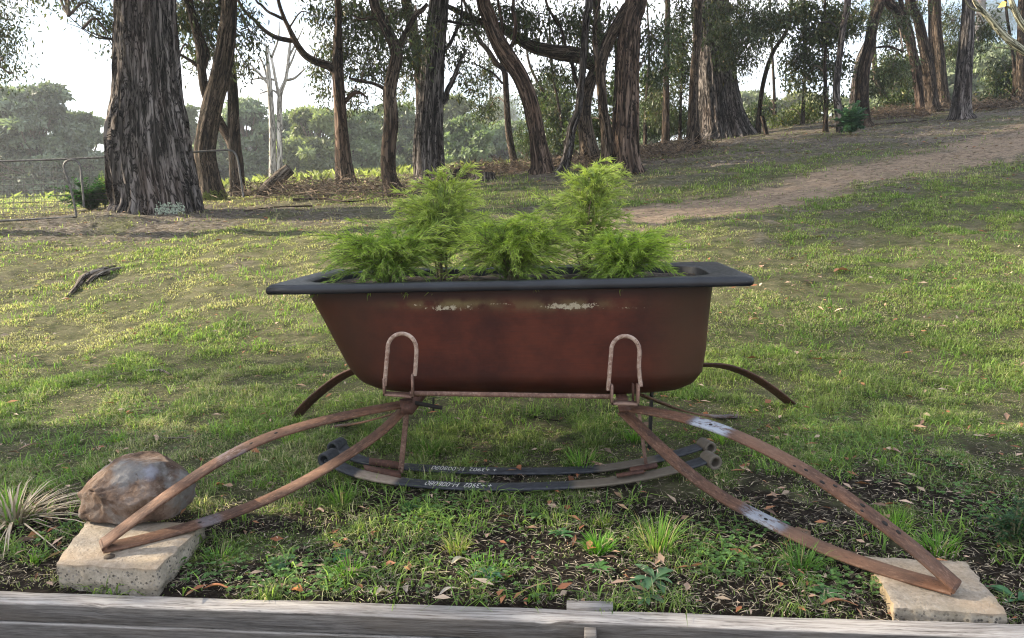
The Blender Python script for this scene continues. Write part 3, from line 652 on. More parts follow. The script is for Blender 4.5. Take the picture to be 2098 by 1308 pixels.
# ------------------------------------------------------------------ shrubs in the bath
def shrub(name, label, base, h, spread, nstem, ntwig, nleaf, seed, colr, leafl=.05, lw=.0022, flat=.35, low=.15, rise=(.15, .9)):
    """feathery wattle: upright stems, arching side twigs, thread leaves hanging from their ends"""
    r = np.random.default_rng(seed); e = empty(name, base, label, 'shrub', 'feathery green shrubs planted in the bathtub')
    mb = MB(); lv = MB(); base = np.array(base)
    TP, TD_, TK = [], [], []
    for s in range(nstem):
        a = r.uniform(0, 2 * math.pi); rad = r.uniform(.0, .5) * spread; top = base + [math.cos(a) * rad * 1.0, math.sin(a) * rad * flat * 1.4, h * (.62 + .38 * r.random() if s else 1.0)]
        if s == 0: top = base + [r.normal(0, .03), r.normal(0, .02), h]
        midp = base + (top - base) * .45 + [-(top - base)[0] * .15 + r.normal(0, .01), 0, h * .06]
        pth = crv([base + [r.normal(0, .012), r.normal(0, .012), 0], midp, top], 14)
        tube(mb, [(*q, .0048 * (1 - .8 * k / 13) * (1.2 if s == 0 else .8)) for k, q in enumerate(pth)], 14, 6, c=(1.0, 1.0, .8))
        for w_ in range(ntwig):
            k = low + (1 - low) * r.random() ** .8; q0 = pth[int(k * 13)]
            az = r.uniform(0, 2 * math.pi); ln = spread * (.22 + .50 * r.random()) * (1.15 - .75 * k)
            d = np.array([math.cos(az), math.sin(az) * (flat + .5), .0]); d /= np.linalg.norm(d)
            q2 = q0 + d * ln + [0, 0, ln * r.uniform(*rise)]; q1 = q0 + (q2 - q0) * .5 + [0, 0, ln * .16]; q2 = q2 - [0, 0, ln * .08]
            tw = crv([q0, q1, q2], 8); sticks(mb, tw[:-1], tw[1:], .0014, .0011, c=(.9, 1.2, .6), m=3)
            TP.append(tw); TD_.append(np.gradient(tw, axis=0)); TK.append(k)
    TP = np.array(TP); TD_ = nrm(np.array(TD_)); nt_ = len(TP)
    ti = r.integers(0, nt_, nleaf); f = np.clip(r.random(nleaf) ** .7 * 7, 0, 6.999); fi = f.astype(int); fr = (f - fi)[:, None]
    P0 = TP[ti, fi] * (1 - fr) + TP[ti, fi + 1] * fr; T0 = TD_[ti, fi]
    side = nrm(r.normal(0, 1, (nleaf, 3))); D0 = nrm(T0 * 1.15 + side * .6 + [0, 0, .2]); ll = leafl * (.45 + .8 * r.random(nleaf))[:, None]
    # two segment curved thread leaves
    P1 = P0 + D0 * ll * .5; D1 = nrm(D0 + np.array([0, 0, -.42]) + r.normal(0, .25, (nleaf, 3))); P2 = P1 + D1 * ll * .5
    view = nrm(r.normal(0, 1, (nleaf, 3)) + np.array([0, -1.2, .4])); S0 = nrm(np.cross(D0, view)); S1 = nrm(np.cross(D1, view))
    wv = (lw * (.7 + .6 * r.random(nleaf)))[:, None]
    V = np.stack([P0 - S0 * wv * .3, P0 + S0 * wv * .3, P1 + S0 * wv * .5, P1 - S0 * wv * .5, P2], 1)
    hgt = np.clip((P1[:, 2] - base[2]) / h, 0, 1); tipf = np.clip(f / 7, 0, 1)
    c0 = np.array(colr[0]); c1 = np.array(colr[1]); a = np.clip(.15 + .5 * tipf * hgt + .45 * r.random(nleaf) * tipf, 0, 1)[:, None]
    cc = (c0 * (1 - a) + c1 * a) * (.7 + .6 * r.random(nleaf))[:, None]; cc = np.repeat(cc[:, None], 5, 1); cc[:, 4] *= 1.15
    ix = np.arange(nleaf)[:, None] * 5
    lv.add(V.reshape(-1, 3), q=ix + np.array([[0, 1, 2, 3]]), t=ix + np.array([[3, 2, 4]]), c=cc.reshape(-1, 3))
    mb.build('stem', M_TWIG, e); lv.build('foliage', M_WATTLE, e); return e
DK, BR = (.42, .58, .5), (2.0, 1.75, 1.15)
def inb(px, py, yl):
    x_, z_ = bl(px, py, yl); return MBATH @ Vector((x_, yl, HT - .035))
def hpx(b, px, py):
    v = ray(px, py); return float((Vector((0, 0, HC)) + v * (b.y / v.y)).z - b.z)
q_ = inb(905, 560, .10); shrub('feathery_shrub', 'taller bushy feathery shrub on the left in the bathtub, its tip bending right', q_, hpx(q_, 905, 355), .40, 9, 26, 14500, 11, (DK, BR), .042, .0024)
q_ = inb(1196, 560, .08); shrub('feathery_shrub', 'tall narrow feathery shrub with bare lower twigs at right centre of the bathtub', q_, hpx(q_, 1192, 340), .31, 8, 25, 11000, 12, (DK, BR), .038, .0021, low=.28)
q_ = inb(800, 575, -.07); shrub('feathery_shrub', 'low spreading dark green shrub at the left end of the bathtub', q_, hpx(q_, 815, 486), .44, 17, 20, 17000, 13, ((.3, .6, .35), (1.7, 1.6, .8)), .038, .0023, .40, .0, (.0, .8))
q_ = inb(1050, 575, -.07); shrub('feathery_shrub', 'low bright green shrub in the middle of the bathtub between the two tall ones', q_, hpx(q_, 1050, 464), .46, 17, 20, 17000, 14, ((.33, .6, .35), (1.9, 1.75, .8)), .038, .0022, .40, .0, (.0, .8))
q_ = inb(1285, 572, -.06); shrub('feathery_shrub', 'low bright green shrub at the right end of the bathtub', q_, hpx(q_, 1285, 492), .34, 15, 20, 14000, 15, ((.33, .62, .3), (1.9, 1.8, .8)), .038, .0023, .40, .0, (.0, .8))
# ------------------------------------------------------------------ stand of leaf springs
hubL = P(826, 826, 2.66); hubR = P(1280, 826, 2.60)
stand = empty('spring_stand', ((hubL.x + hubR.x) / 2, 2.7, 0), 'rusty stand welded from old leaf springs and pipe, carrying the bathtub', 'stand')
TH = .008
TLd = PZ(207, 1122, .058).y; TRd = PZ(1957, 1203, .006).y; print('tips', TLd, TRd)
def masks_at(spans):
    def f(s):
        out = np.zeros((len(s), 3))
        for (a, b, ch, k) in spans:
            mm = sst(a - .015, a + .01, s) * sst(b + .015, b - .01, s) * k; out[:, ch] = np.maximum(out[:, ch], mm)
        return out
    return f
# front springs; side vectors level, square to the run
def wide(pts, w, tilt=0.0):
    p_ = np.array([list(a) for a in pts]); tg = nrm(np.gradient(p_, axis=0)); s = nrm(np.cross(tg, [0, 0, 1.])); s = np.where(s[:, 1:2] < 0, -s, s)
    s = s * math.cos(tilt) + np.array([0, 0, 1.]) * math.sin(tilt); return nrm(s) * w / 2
def spring(pxs, w, spans=(), name='leaf_spring', mt=None, tilt=0.0, th=TH, tilts=None):
    pts = [P(*a) for a in pxs]; wv = wide(pts, w, tilt)
    return ribbon(name, mt or M_RUST, pts, wv, th, stand, 140, masks_at(spans))
def dots(o, c, wv, nn, lst):  # dark discs draw spots and the shade inside holes
    for (s, off, rad) in lst:
        i = int(s * (len(c) - 1)); q0 = c[i] + wv[i] * off; tg = nrm(c[min(i + 1, len(c) - 1)] - c[i - 1])
        up_ = nn[i] if nn[i][2] > 0 else -nn[i]; mb = MB(); sd = nrm(wv[i])
        ring_ = [q0 + up_ * (TH / 2 + .0006) + (tg * math.cos(a) * 1.3 + sd * math.sin(a)) * rad for a in np.linspace(0, 2 * math.pi, 14, endpoint=False)]
        low_ = [r_ - up_ * .003 for r_ in ring_]
        mb.add(ring_ + low_, q=[[k, 14 + k, 14 + (k + 1) % 14, (k + 1) % 14] for k in range(14)], t=[[0, k, k + 1] for k in range(1, 13)])
        h_ = mb.build('bolt_hole', M_HOLE, None); h_.parent = o; h_.matrix_parent_inverse = (Matrix.Translation(-stand.location) if False else Matrix.Identity(4)) if o.parent is None else Matrix.Translation(-Vector(o.matrix_parent_inverse.translation) * 0)
        h_.matrix_parent_inverse = Matrix.Identity(4)
m, t, p, o = mat('hole_dark'); p.inputs['Base Color'].default_value = (.012, .009, .008, 1); p.inputs['Roughness'].default_value = .9; M_HOLE = m
def vplane(hub, tip, pl):
    a = Vector(P(*hub)); b = Vector(P(*tip)); dx, dy = b.x - a.x, b.y - a.y; out = []
    for px, py in pl:
        v = ray(px, py); k = v.x / v.y; tt = (a.y * k - a.x) / (dx - dy * k); out.append((px, py, a.y + dy * tt))
    return out
tipL = (207, 1122, 2.10); tipR = (1955, 1205, 1.93)
o1 = spring(vplane((826, 829, 2.66), (207, 1122, TLd), [(822, 829), (740, 845), (640, 868), (540, 900), (450, 945), (365, 1000), (285, 1058), (211, 1114)]), .050, [(.52, .60, 0, .35)], tilt=.22)
o2 = spring(vplane((826, 829, 2.66), (207, 1122, TLd), [(826, 840), (780, 885), (700, 940), (600, 998), (500, 1043), (400, 1076), (300, 1104), (209, 1124)]), .050, [(.66, .72, 0, .45)], tilt=.18)
o3 = spring(vplane((1282, 835, 2.60), (1957, 1203, TRd), [(1290, 836), (1370, 850), (1460, 874), (1560, 916), (1660, 970), (1760, 1038), (1860, 1114), (1957, 1198)]), .052, [(.23, .35, 0, .84), (.24, .34, 1, .8)], tilt=.22)
o4 = spring(vplane((1282, 835, 2.60), (1957, 1203, TRd), [(1275, 842), (1330, 895), (1400, 960), (1480, 1018), (1580, 1072), (1690, 1124), (1820, 1170), (1955, 1208)]), .052, [(.48, .60, 0, .74), (.50, .58, 1, .7)], tilt=.18)
# rear springs
spring([(745, 752, 3.15), (700, 772, 3.22), (655, 805, 3.32), (620, 838, 3.42), (603, 862, 3.47)], .05, [(0, 1, 2, .0)], mt=M_RUSTD, tilt=-.5)
spring([(840, 838, 2.95), (790, 853, 3.08), (740, 866, 3.22), (690, 873, 3.34), (640, 872, 3.42), (606, 864, 3.46)], .045, [(.6, 1, 0, .3)], tilt=.0)
spring([(1425, 748, 3.10), (1480, 750, 3.2), (1530, 766, 3.27), (1580, 796, 3.36), (1622, 829, 3.44)], .05, mt=M_RUSTD, tilt=-.4)
spring([(1310, 808, 2.9), (1350, 824, 3.0), (1400, 842, 3.12), (1460, 853, 3.24), (1530, 851, 3.36), (1600, 840, 3.42)], .045, [(.55, .8, 0, .5)], tilt=.0)
# welded tips
for pp in ((207, 1123, TLd), (1957, 1204, TRd)):
    c0 = P(*pp); mb = MB(); sgn = 1 if pp[0] > 1000 else -1
    wq = (o3 if sgn > 0 else o1)[2][-1] * .95; c0 = Vector((o3 if sgn > 0 else o1)[1][-1]) - Vector((0, 0, .004)); wq = Vector(wq); tube(mb, [(*(c0 - wq), .008), (*c0, .0085), (*(c0 + wq), .008)], 6, 10); mb.build('weld', M_RUST, stand, True)
# rails on the ground
def gp(px, py, lift=.0):
    q0 = G(px, py); q0.z += lift; return q0
def rail(pxs, w, name, spans):
    pts = [P(a, b, d) for a, b, d in pxs]
    wv = wide(pts, w, 0.10)
    return ribbon(name, M_BLACK, pts, wv, .009, stand, 160, masks_at(spans))
zr = .022
def rz(px, py, lift):
    """rail point: photograph place, at a height above the ground level 0"""
    return (px, py, PZ(px, py, lift).y)
ra = rail([rz(676, 940, .075), rz(700, 957, .060), rz(740, 972, .045), rz(800, 984, .032), rz(870, 992, .024), rz(950, 997, .022), rz(1050, 998, .022), rz(1150, 995, .022), rz(1250, 987, .026), rz(1330, 974, .036), rz(1400, 957, .052), rz(1445, 943, .068)], .052, 'rocker_rail', [(.14, .25, 0, .85), (.66, .92, 1, .9)])
rb = rail([rz(698, 915, .075), rz(715, 932, .062), rz(750, 945, .048), rz(800, 953, .034), rz(860, 959, .024), rz(950, 964, .020), rz(1050, 966, .020), rz(1150, 965, .020), rz(1230, 960, .024), rz(1310, 948, .036), rz(1380, 932, .050), rz(1432, 916, .066)], .050, 'rocker_rail', [(.22, .26, 0, 1), (.72, .86, 1, .8)])
for (px, py, rr, o_, dy) in ((674, 938, .028, ra, 0), (691, 914, .027, rb, 0), (1456, 943, .027, ra, 0), (1447, 914, .025, rb, 0)):
    d = ra[1][0][1] if (o_ is ra and px < 1000) else ra[1][-1][1] if o_ is ra else rb[1][0][1] if px < 1000 else rb[1][-1][1]
    c0 = P(px, py, d); mb = MB(); ax = Vector((.35 if px < 1000 else -.30, 1, 0)).normalized(); n_ = 28
    u_ = Vector((0, 0, 1)); v_ = ax.cross(u_); vv = []
    for (off, r_) in ((-.033, rr * .60), (-.034, rr * .97), (-.031, rr), (.031, rr), (.034, rr * .97), (.033, rr * .60)):
        vv += [list(c0 + ax * off + (u_ * math.sin(a) + v_ * math.cos(a)) * r_) for a in np.linspace(0, 2 * math.pi, n_, endpoint=False)]
    q = [[k * n_ + a, k * n_ + (a + 1) % n_, ((k + 1) % 6) * n_ + (a + 1) % n_, ((k + 1) % 6) * n_ + a] for k in range(6) for a in range(n_)]
    mb.add(vv, q=q, c=(0, .8 if px > 1000 else 0, 0)); e_ = mb.build('spring_eye', M_BLACK, None, False); e_.parent = o_[0]; e_.matrix_parent_inverse = Matrix.Identity(4); bevel(e_, .001, 1)
# stencilled marks, readable from the far side
def stencil(rl, txt, px0, px1, hh):
    cu = bpy.data.curves.new('stencil_text', 'FONT'); cu.body = txt; cu.size = 1; cu.extrude = 0; to = bpy.data.objects.new('tmp', cu); COL.objects.link(to)
    dg = bpy.context.evaluated_depsgraph_get(); me = bpy.data.meshes.new_from_object(to.evaluated_get(dg)); bpy.data.objects.remove(to)
    vs = np.array([list(v.co) for v in me.vertices]); w0, w1 = vs[:, 0].min(), vs[:, 0].max(); h0, h1 = vs[:, 1].min(), vs[:, 1].max()
    _, c, wv, nn = rl; pxx = np.array([proj(a)[0] for a in c])
    for k, v in enumerate(me.vertices):
        fx = 1 - (v.co.x - w0) / (w1 - w0); target = px0 + (px1 - px0) * fx; i = np.interp(target, pxx, np.arange(len(c))); i0 = int(min(i, len(c) - 2)); f = i - i0
        b_ = c[i0] * (1 - f) + c[i0 + 1] * f; side = nrm(wv[i0]); upn = nn[i0] if nn[i0][2] > 0 else -nn[i0]
        if side[1] < 0: side = -side
        vy = ((v.co.y - h0) / (h1 - h0) - .5)
        v.co = Vector(b_ - side * vy * hh + upn * (.0045 + .0006))
    me.materials.append(M_WHITE); o = bpy.data.objects.new('stencil_text', me); COL.objects.link(o); o.parent = rl[0]; o.matrix_parent_inverse = Matrix.Identity(4)
stencil(ra, '+ +3902  H-008080', 872, 1008, .034)
stencil(rb, '+ +3902  H-008080', 885, 1018, .030)
# posts and feet
def post(px0, py0, d0, px1, py1, w, dp, name='post', mt=None, lean=None):
    a = P(px0, py0, d0); b = P(px1, py1, d0); mb = MB(); x = Vector((1, 0, 0)) * w / 2; y = Vector((0, 1, 0)) * dp / 2
    V = [a - x - y, a + x - y, a + x + y, a - x + y, b - x - y, b + x - y, b + x + y, b - x + y]
    mb.add([list(v) for v in V], q=[[0, 1, 2, 3], [7, 6, 5, 4], [0, 4, 5, 1], [1, 5, 6, 2], [2, 6, 7, 3], [3, 7, 4, 0]]); o = mb.build(name, mt or M_RUSTD, stand); bevel(o, .0015, 2); return o
post(834, 835, 2.72, 821, 968, .019, .019, mt=M_PIPE)
post(1308, 840, 2.72, 1325, 962, .012, .012, mt=M_PIPE)
post(1287, 838, 2.66, 1290, 850, .04, .03, mt=M_RUSTD)
def flat(pts, name, mt=None, th=.006, parent=None):
    mb = MB(); pts = [Vector(p_) for p_ in pts]; n_ = (pts[1] - pts[0]).cross(pts[2] - pts[0]).normalized() * th / 2
    V = [list(p_ + n_) for p_ in pts] + [list(p_ - n_) for p_ in pts]; k = len(pts)
    q = [[0, 1, 2, 3], [7, 6, 5, 4]] + [[a, k + a, k + (a + 1) % k, (a + 1) % k] for a in range(k)]
    mb.add(V, q=q); o = mb.build(name, mt or M_RUSTD, parent or stand); return o
flat([PZ(745, 957, .050), PZ(820, 970, .045), PZ(822, 978, .040), PZ(750, 966, .045)], 'foot_bracket', th=.02)
flat([PZ(757, 938, .075), PZ(822, 947, .070), PZ(822, 962, .045), PZ(757, 953, .050)], 'foot_bracket')
flat([PZ(1262, 972, .048), PZ(1318, 963, .055), PZ(1320, 969, .050), PZ(1264, 978, .044)], 'foot_bracket', M_RUSTD, th=.006)
flat([PZ(1290, 960, .060), PZ(1345, 950, .065), PZ(1347, 958, .055), PZ(1292, 968, .050)], 'foot_bracket', th=.014)
# U shaped pipes that hold the tub and their angle iron shoes
def hoop(x0, x1, yt, yb0, yb1, d, nm='pipe_hoop', bow=8):
    cx_ = (x0 + x1) / 2; r_ = (x1 - x0) / 2; pts = [(x0 - 4, yb0), (x0 - 1, (yb0 * .5 + yt * .5 + 15)), (x0 + 2, yt + r_ + 6)]
    for a in np.linspace(math.pi * .93, math.pi * .07, 9): pts.append((cx_ + 1 + math.cos(a) * r_ * .96, yt + r_ - math.sin(a) * r_))
    pts += [(x1, yt + r_ + 6), (x1 - 1, (yb1 * .5 + yt * .5 + 15)), (x1 - 3 if x0 < 1000 else x1 + 3, yb1)]
    mb = MB(); tube(mb, [(*P(a, b, d + (.0 if b > yt + 40 else .0)), .0072) for a, b in pts], 70, 12); return mb.build(nm, M_PALE, stand, True)
dfL = 2.585; dfR = 2.545
hoop(792, 853, 684, 790, 770, dfL); hoop(1250, 1310, 689, 800, 792, dfR)
def bar(pa, pb, r_, name, mt, m_=8): 
    mb = MB(); tube(mb, [(*pa, r_), (*((pa + pb) / 2), r_), (*pb, r_)], 6, m_); return mb.build(name, mt, stand, True)
def strap(pl, w, name, mt=None, th=.005):
    pts = [P(*a) for a in pl]; mb = MB(); out = []
    for a, b in zip(pts[:-1], pts[1:]):
        y = Vector((0, 1, 0)) * w / 2; d = (b - a).normalized(); n_ = d.cross(Vector((0, 1, 0))).normalized() * th / 2; a2 = a - d * th * .45; b2 = b + d * th * .45
        V = [a2 - y - n_, a2 + y - n_, a2 + y + n_, a2 - y + n_, b2 - y - n_, b2 + y - n_, b2 + y + n_, b2 - y + n_]
        mb.add([list(v) for v in V], q=[[0, 1, 2, 3], [7, 6, 5, 4], [0, 4, 5, 1], [1, 5, 6, 2], [2, 6, 7, 3], [3, 7, 4, 0]])
    return mb.build(name, mt or M_RUSTD, stand)
strap([(787, 776, dfL), (788, 807, dfL), (846, 812, dfL), (845, 768, dfL)], .04, 'angle_shoe', M_PIPE, .006)
strap([(1253, 790, dfR), (1253, 825, dfR), (1306, 827, dfR), (1307, 790, dfR)], .04, 'angle_shoe', M_PIPE, .007)
strap([(1297, 788, dfR + .04), (1297, 822, dfR + .04)], .03, 'angle_shoe')
bar(P(786, 806, dfL + .05), P(860, 809, dfL + .04), .008, 'cross_bar', M_RUSTD)
bar(P(840, 806, dfL + .02), P(1256, 813, dfR + .03), .0088, 'cross_bar', M_PIPE, 14)
bar(P(830, 822, 2.64), P(905, 836, 2.70), .008, 'cross_bar', M_HOLE)
bar(P(888, 815, 2.72), P(888, 842, 2.72), .004, 'bolt', M_HOLE)
# bearers running under the tub from front to back
for (px, py, d0, d1) in ((832, 822, 2.60, 3.22), (1280, 832, 2.56, 3.18)):
    a = P(px, py, d0); b = a + Vector((ey.x, ey.y, 0)) * (d1 - d0); a.z = b.z = min(a.z, bath_o.z - .0)
    mb = MB(); s_ = ex * .02; V = []
    zt = bath_o.z + zs[0] - .006; zb = a.z - .012
    for q0 in (a, b):
        for sg, z in ((-1, zb), (1, zb), (1, zt), (-1, zt)): v_ = q0 + s_ * sg; V.append([v_.x, v_.y, z])
    mb.add(V, q=[[0, 1, 2, 3], [7, 6, 5, 4], [0, 4, 5, 1], [1, 5, 6, 2], [2, 6, 7, 3], [3, 7, 4, 0]]); mb.build('bearer', M_RUSTD, stand)
    c0 = P(px, py + 8, 2.63); mb = MB(); tube(mb, [(c0.x, c0.y, c0.z + .02, .024), (c0.x, c0.y, c0.z - .012, .020)], 4, 12); mb.build('hub', M_RUSTD, stand, True)
dots(o1[0], o1[1], o1[2], o1[3], [(.42, .1, .0045), (.50, 0, .0045)]); dots(o2[0], o2[1], o2[2], o2[3], [(.72, 0, .0045)])
dots(o3[0], o3[1], o3[2], o3[3], [(.29, 0, .005), (.55, -.5, .004), (.58, -.1, .005), (.63, -.4, .006), (.66, .3, .005), (.735, .3, .006), (.745, -.5, .004), (.80, .1, .007), (.84, .3, .006)]); dots(o4[0], o4[1], o4[2], o4[3], [(.55, 0, .005)])
# ------------------------------------------------------------------ trees
def add_leaf_cluster(lv, tw, cen, rad, ncl, nlf, r, L0, W0, root=None, droop=.8, tint=(1, 1, 1), twr=.006):
    """ncl twigs reaching through an ellipsoid, each with nlf hanging leaves"""
    cen = np.array(cen); rad = np.array(rad)
    k = r.normal(0, 1, (ncl, 3)); k = nrm(k) * (r.random(ncl)[:, None] ** .45) * (1 - .5 * (r.random(ncl)[:, None] < .2)); C = cen + k * rad
    rt_ = cen - [0, 0, rad[2] * .3] if root is None else np.array(root)
    hub = cen + (rt_ - cen) * .35 + r.normal(0, .25, (max(3, ncl // 14), 3)) * rad
    sticks(tw, np.tile(rt_, (len(hub), 1)), hub, twr * 1.8, twr, m=4, c=(1, 1, 1))
    di = np.linalg.norm(C[:, None] - hub[None], axis=2).argmin(1); H = hub[di]; mid = (H + C) / 2 + r.normal(0, .08, C.shape) * rad + [0, 0, .06]
    sticks(tw, H, mid, twr * .8, twr * .5, m=3, c=(1, 1, 1)); sticks(tw, mid, C, twr * .5, twr * .25, m=3, c=(1, 1, 1))
    n = ncl * nlf; ci = np.repeat(np.arange(ncl), nlf); spr = .125 * (.7 + .6 * r.random(n))[:, None]
    Pt = C[ci] + r.normal(0, 1, (n, 3)) * spr * [1, 1, .8]
    D = nrm(np.stack([r.normal(0, .6, n), r.normal(0, .6, n), -droop + r.normal(0, .45, n)], -1)); Nn = nrm(r.normal(0, 1, (n, 3)))
    tn = (.55 + .55 * r.random(ncl))[ci] * (.75 + .5 * r.random(n)); warm = (r.random(n) < .12); lit = np.where(r.random(n) < .14, 2.1, 1.0)
    c = np.array(tint)[None] * (tn * lit)[:, None]; c = np.where(warm[:, None], c * [1.7, 1.15, .8], c)
    leaves(lv, Pt, D, Nn, L0 * (.6 + .7 * r.random(n)), W0 * (.7 + .6 * r.random(n)), c, bend=.05)
TREES = []
def tree(name, label, trunk, bark=None, forks=(), limbs=(), blobs=(), seed=0, d=None, base=None, upper=1.0, ridge=.10, flare=(.5, .5), m_=28, cat='tree', leaf=(.115, .030), tint=(1, 1, 1), dens=1.0, topz=None, group=None, ext=True, upblob=None, dshift=0):
    r = np.random.default_rng(seed + 500); bark = bark or M_BARK_GREY
    b = G(trunk[0][0], trunk[0][1]) if base is None else base
    if base is None and d is None:
        rr0 = trunk[1][2] / 2 * b.y / FPX; d = b.y + rr0 * 1.0; b = Vector((b.x * d / b.y, d, 0)); b.z = gz(b.x, d)
    d = d or b.y; sc = d / FPX
    e = empty(name, (b.x, b.y, b.z), label, cat, group)
    def path(l, n0=0): return [list(P(x, y, d + (dd[0] if dd else 0))) + [w_ / 2 * sc] for x, y, w_, *dd in l]
    pt = path(trunk); pt = [[pt[0][0] + (pt[0][0] - pt[1][0]) * .03, pt[0][1], pt[0][2] - .22, pt[0][3] * 1.06]] + pt
    tz = topz or (b.z + r.uniform(9.5, 13)); last, prev = np.array(pt[-1]), np.array(pt[-2])
    if ext and last[2] < tz:
        dr = nrm((last - prev)[:3]); dr = nrm(dr * .5 + [0, 0, .8]); kk = (tz - last[2]) / dr[2]
        for f in (.33, .66, 1.0):
            q_ = last[:3] + dr * kk * f + [r.normal(0, .12), r.normal(0, .12), 0]; pt.append([*q_, last[3] * (1 - .75 * f)])
    mb = MB(); n = int(np.clip((pt[-1][2] - pt[0][2]) * 14, 30, 190))
    c3, rr = tube(mb, pt, n, m_, ridge, seed, flare=flare, freq=16 if m_ > 100 else 8 if m_ > 30 else 4)
    ends = [(c3[-1], rr[-1])]
    for fk in forks:
        fp = path(fk); l_, p_ = np.array(fp[-1]), np.array(fp[-2])
        if ext and fk[-1][1] <= 2:
            dr = nrm(nrm((l_ - p_)[:3]) * .8 + [0, 0, .6]); hh = r.uniform(2.2, 4.5)
            fp.append([*(l_[:3] + dr * hh * .5), l_[3] * .7]); fp.append([*(l_[:3] + dr * hh + [0, 0, .3]), l_[3] * .3])
        a_, b_ = tube(mb, fp, max(10, len(fp) * 9), max(8, m_ // 2), ridge * .7, seed + 3); ends.append((a_[-1], b_[-1]))
    mb.build('trunk', [bark], e, True)
    for lm in limbs:
        mb = MB(); fp = path(lm)
        if ext and lm[-1][1] <= 2:
            l_, p_ = np.array(fp[-1]), np.array(fp[-2]); dr = nrm(nrm((l_ - p_)[:3]) * .8 + [0, 0, .6]); fp.append([*(l_[:3] + dr * 1.4), l_[3] * .5]); fp.append([*(l_[:3] + dr * 2.6 + [0, 0, .3]), l_[3] * .2])
        a_, b_ = tube(mb, fp, max(8, len(fp) * 8), 10, ridge * .7, seed + 7); mb.build('limb', [bark], e, True); ends.append((a_[-1], b_[-1]))
    lv, tw = MB(), MB(); L0, W0 = leaf
    allc = np.concatenate([c3] + [np.array([q[:3] for q in path(l)]) for l in list(forks) + list(limbs)])
    for (bx, by, rx, ry, *k) in blobs:
        kk = k[0] if k else 1.0; dy = k[1] if len(k) > 1 else r.uniform(.15, 1.1); cen = np.array(P(bx, by, d + dy)); R_ = np.array([rx * sc, max(.5, .75 * (rx + ry) / 2 * sc), ry * sc])
        ncl = max(5, int(kk * dens * R_[0] * R_[2] * 160)); 
        up_ok = allc[(allc[:, 2] < cen[2] + .9)]; rt_ = (up_ok if len(up_ok) else allc); rt_ = rt_[np.linalg.norm(rt_ - cen, axis=1).argmin()]
        if np.linalg.norm(rt_ - cen) > .5:
            md = (rt_ + cen) / 2 + [0, 0, .25]; cc = crv([rt_, md, cen], 9); wv_ = np.linspace(.020, .008, 9); sticks(tw, cc[:-1], cc[1:], wv_[:-1], wv_[1:], m=6, c=(.9, .85, .8))
        add_leaf_cluster(lv, tw, cen, R_, ncl, 24, r, L0, W0, cen, tint=tint)
    if upper:   # crown above the frame
        zlo_ = P(1049, 0, d).z + .3
        for a_, rad_ in ends:
            for k in range(int(4 * upper) + 1):
                cen = np.array([a_[0] + r.normal(0, 1.5), a_[1] + r.normal(0, 1.5), max(zlo_ + 1.2, a_[2] - r.uniform(-.5, 3.2))]); Rr = np.array([r.uniform(.9, 1.5), r.uniform(.9, 1.5), r.uniform(.6, 1.0)])
                nr = c3[np.linalg.norm(c3 - cen, axis=1).argmin()]; nr = nr
                cc = crv([nr, (nr + cen) / 2 + [0, 0, .3], cen], 8); wv_ = np.linspace(.022, .008, 8); sticks(tw, cc[:-1], cc[1:], wv_[:-1], wv_[1:], m=6, c=(.9, .85, .8))
                add_leaf_cluster(lv, tw, cen, Rr, 46, 12, r, L0 * 1.25, W0 * 1.7, cen, tint=tint)
    if lv.n:
        cr_ = MB(); cr_.v = lv.v + [a for a in tw.v]; 
        lv2 = lv
        off = lv2.n
        lv2.v += tw.v; lv2.c += tw.c; lv2.b += tw.b; lv2.q += [a + off for a in tw.q]; lv2.mq += [a * 0 + 1 for a in tw.mq]; lv2.n += tw.n
        lv2.build('crown', [M_GUM, M_TWIG], e)
    TREES.append(e); return e
GR = 'gum trees standing along the edge of the lawn'
# the very large trunk at the left
t1 = tree('stringybark_tree', 'huge furrowed grey trunk with flared root and pale lichen patch, standing beside the wire gate',
  [(326, 440, 178), (324, 415, 166), (318, 385, 160), (311, 340, 155), (306, 290, 152), (303, 230, 136), (301, 190, 124), (299, 120, 117), (297, 60, 112), (296, 0, 109), (294, -120, 104)],
  M_BARK_GREY, seed=1, ridge=.13, flare=(.28, .30), m_=180, leaf=(.075, .020), dens=1.7, limbs=[[(250, 78, 7), (228, 80, 5), (200, 72, 3), (170, 58, 2), (140, 33, 1.5)], [(248, 76, 6), (222, 80, 4), (195, 76, 2.5), (165, 58, 1.5), (138, 48, 1)], [(225, 70, 3), (205, 45, 2), (190, 32, 1)]],
  blobs=[(222, 55, 26, 40, 1.6), (232, 98, 10, 16, 1.5), (150, 6, 30, 12, 1.3), (190, 20, 34, 18, 1.3), (120, -30, 80, 28, 1), (75, -25, 60, 18, 1)], group=GR, upper=3)
tree('gum_tree', 'leaning brown gum trunk with moss at its base, just right of the huge furrowed trunk',
  [(432, 411, 56), (432, 396, 48), (426, 360, 42), (420, 306, 40), (432, 229, 39), (451, 153, 37), (464, 76, 34), (470, 0, 29)], M_BARK_BROWN, seed=2, ridge=.08, m_=48, blobs=[(510, 60, 40, 50, .8), (500, 130, 30, 40, .8), (420, 20, 60, 30, .7)], group=GR)
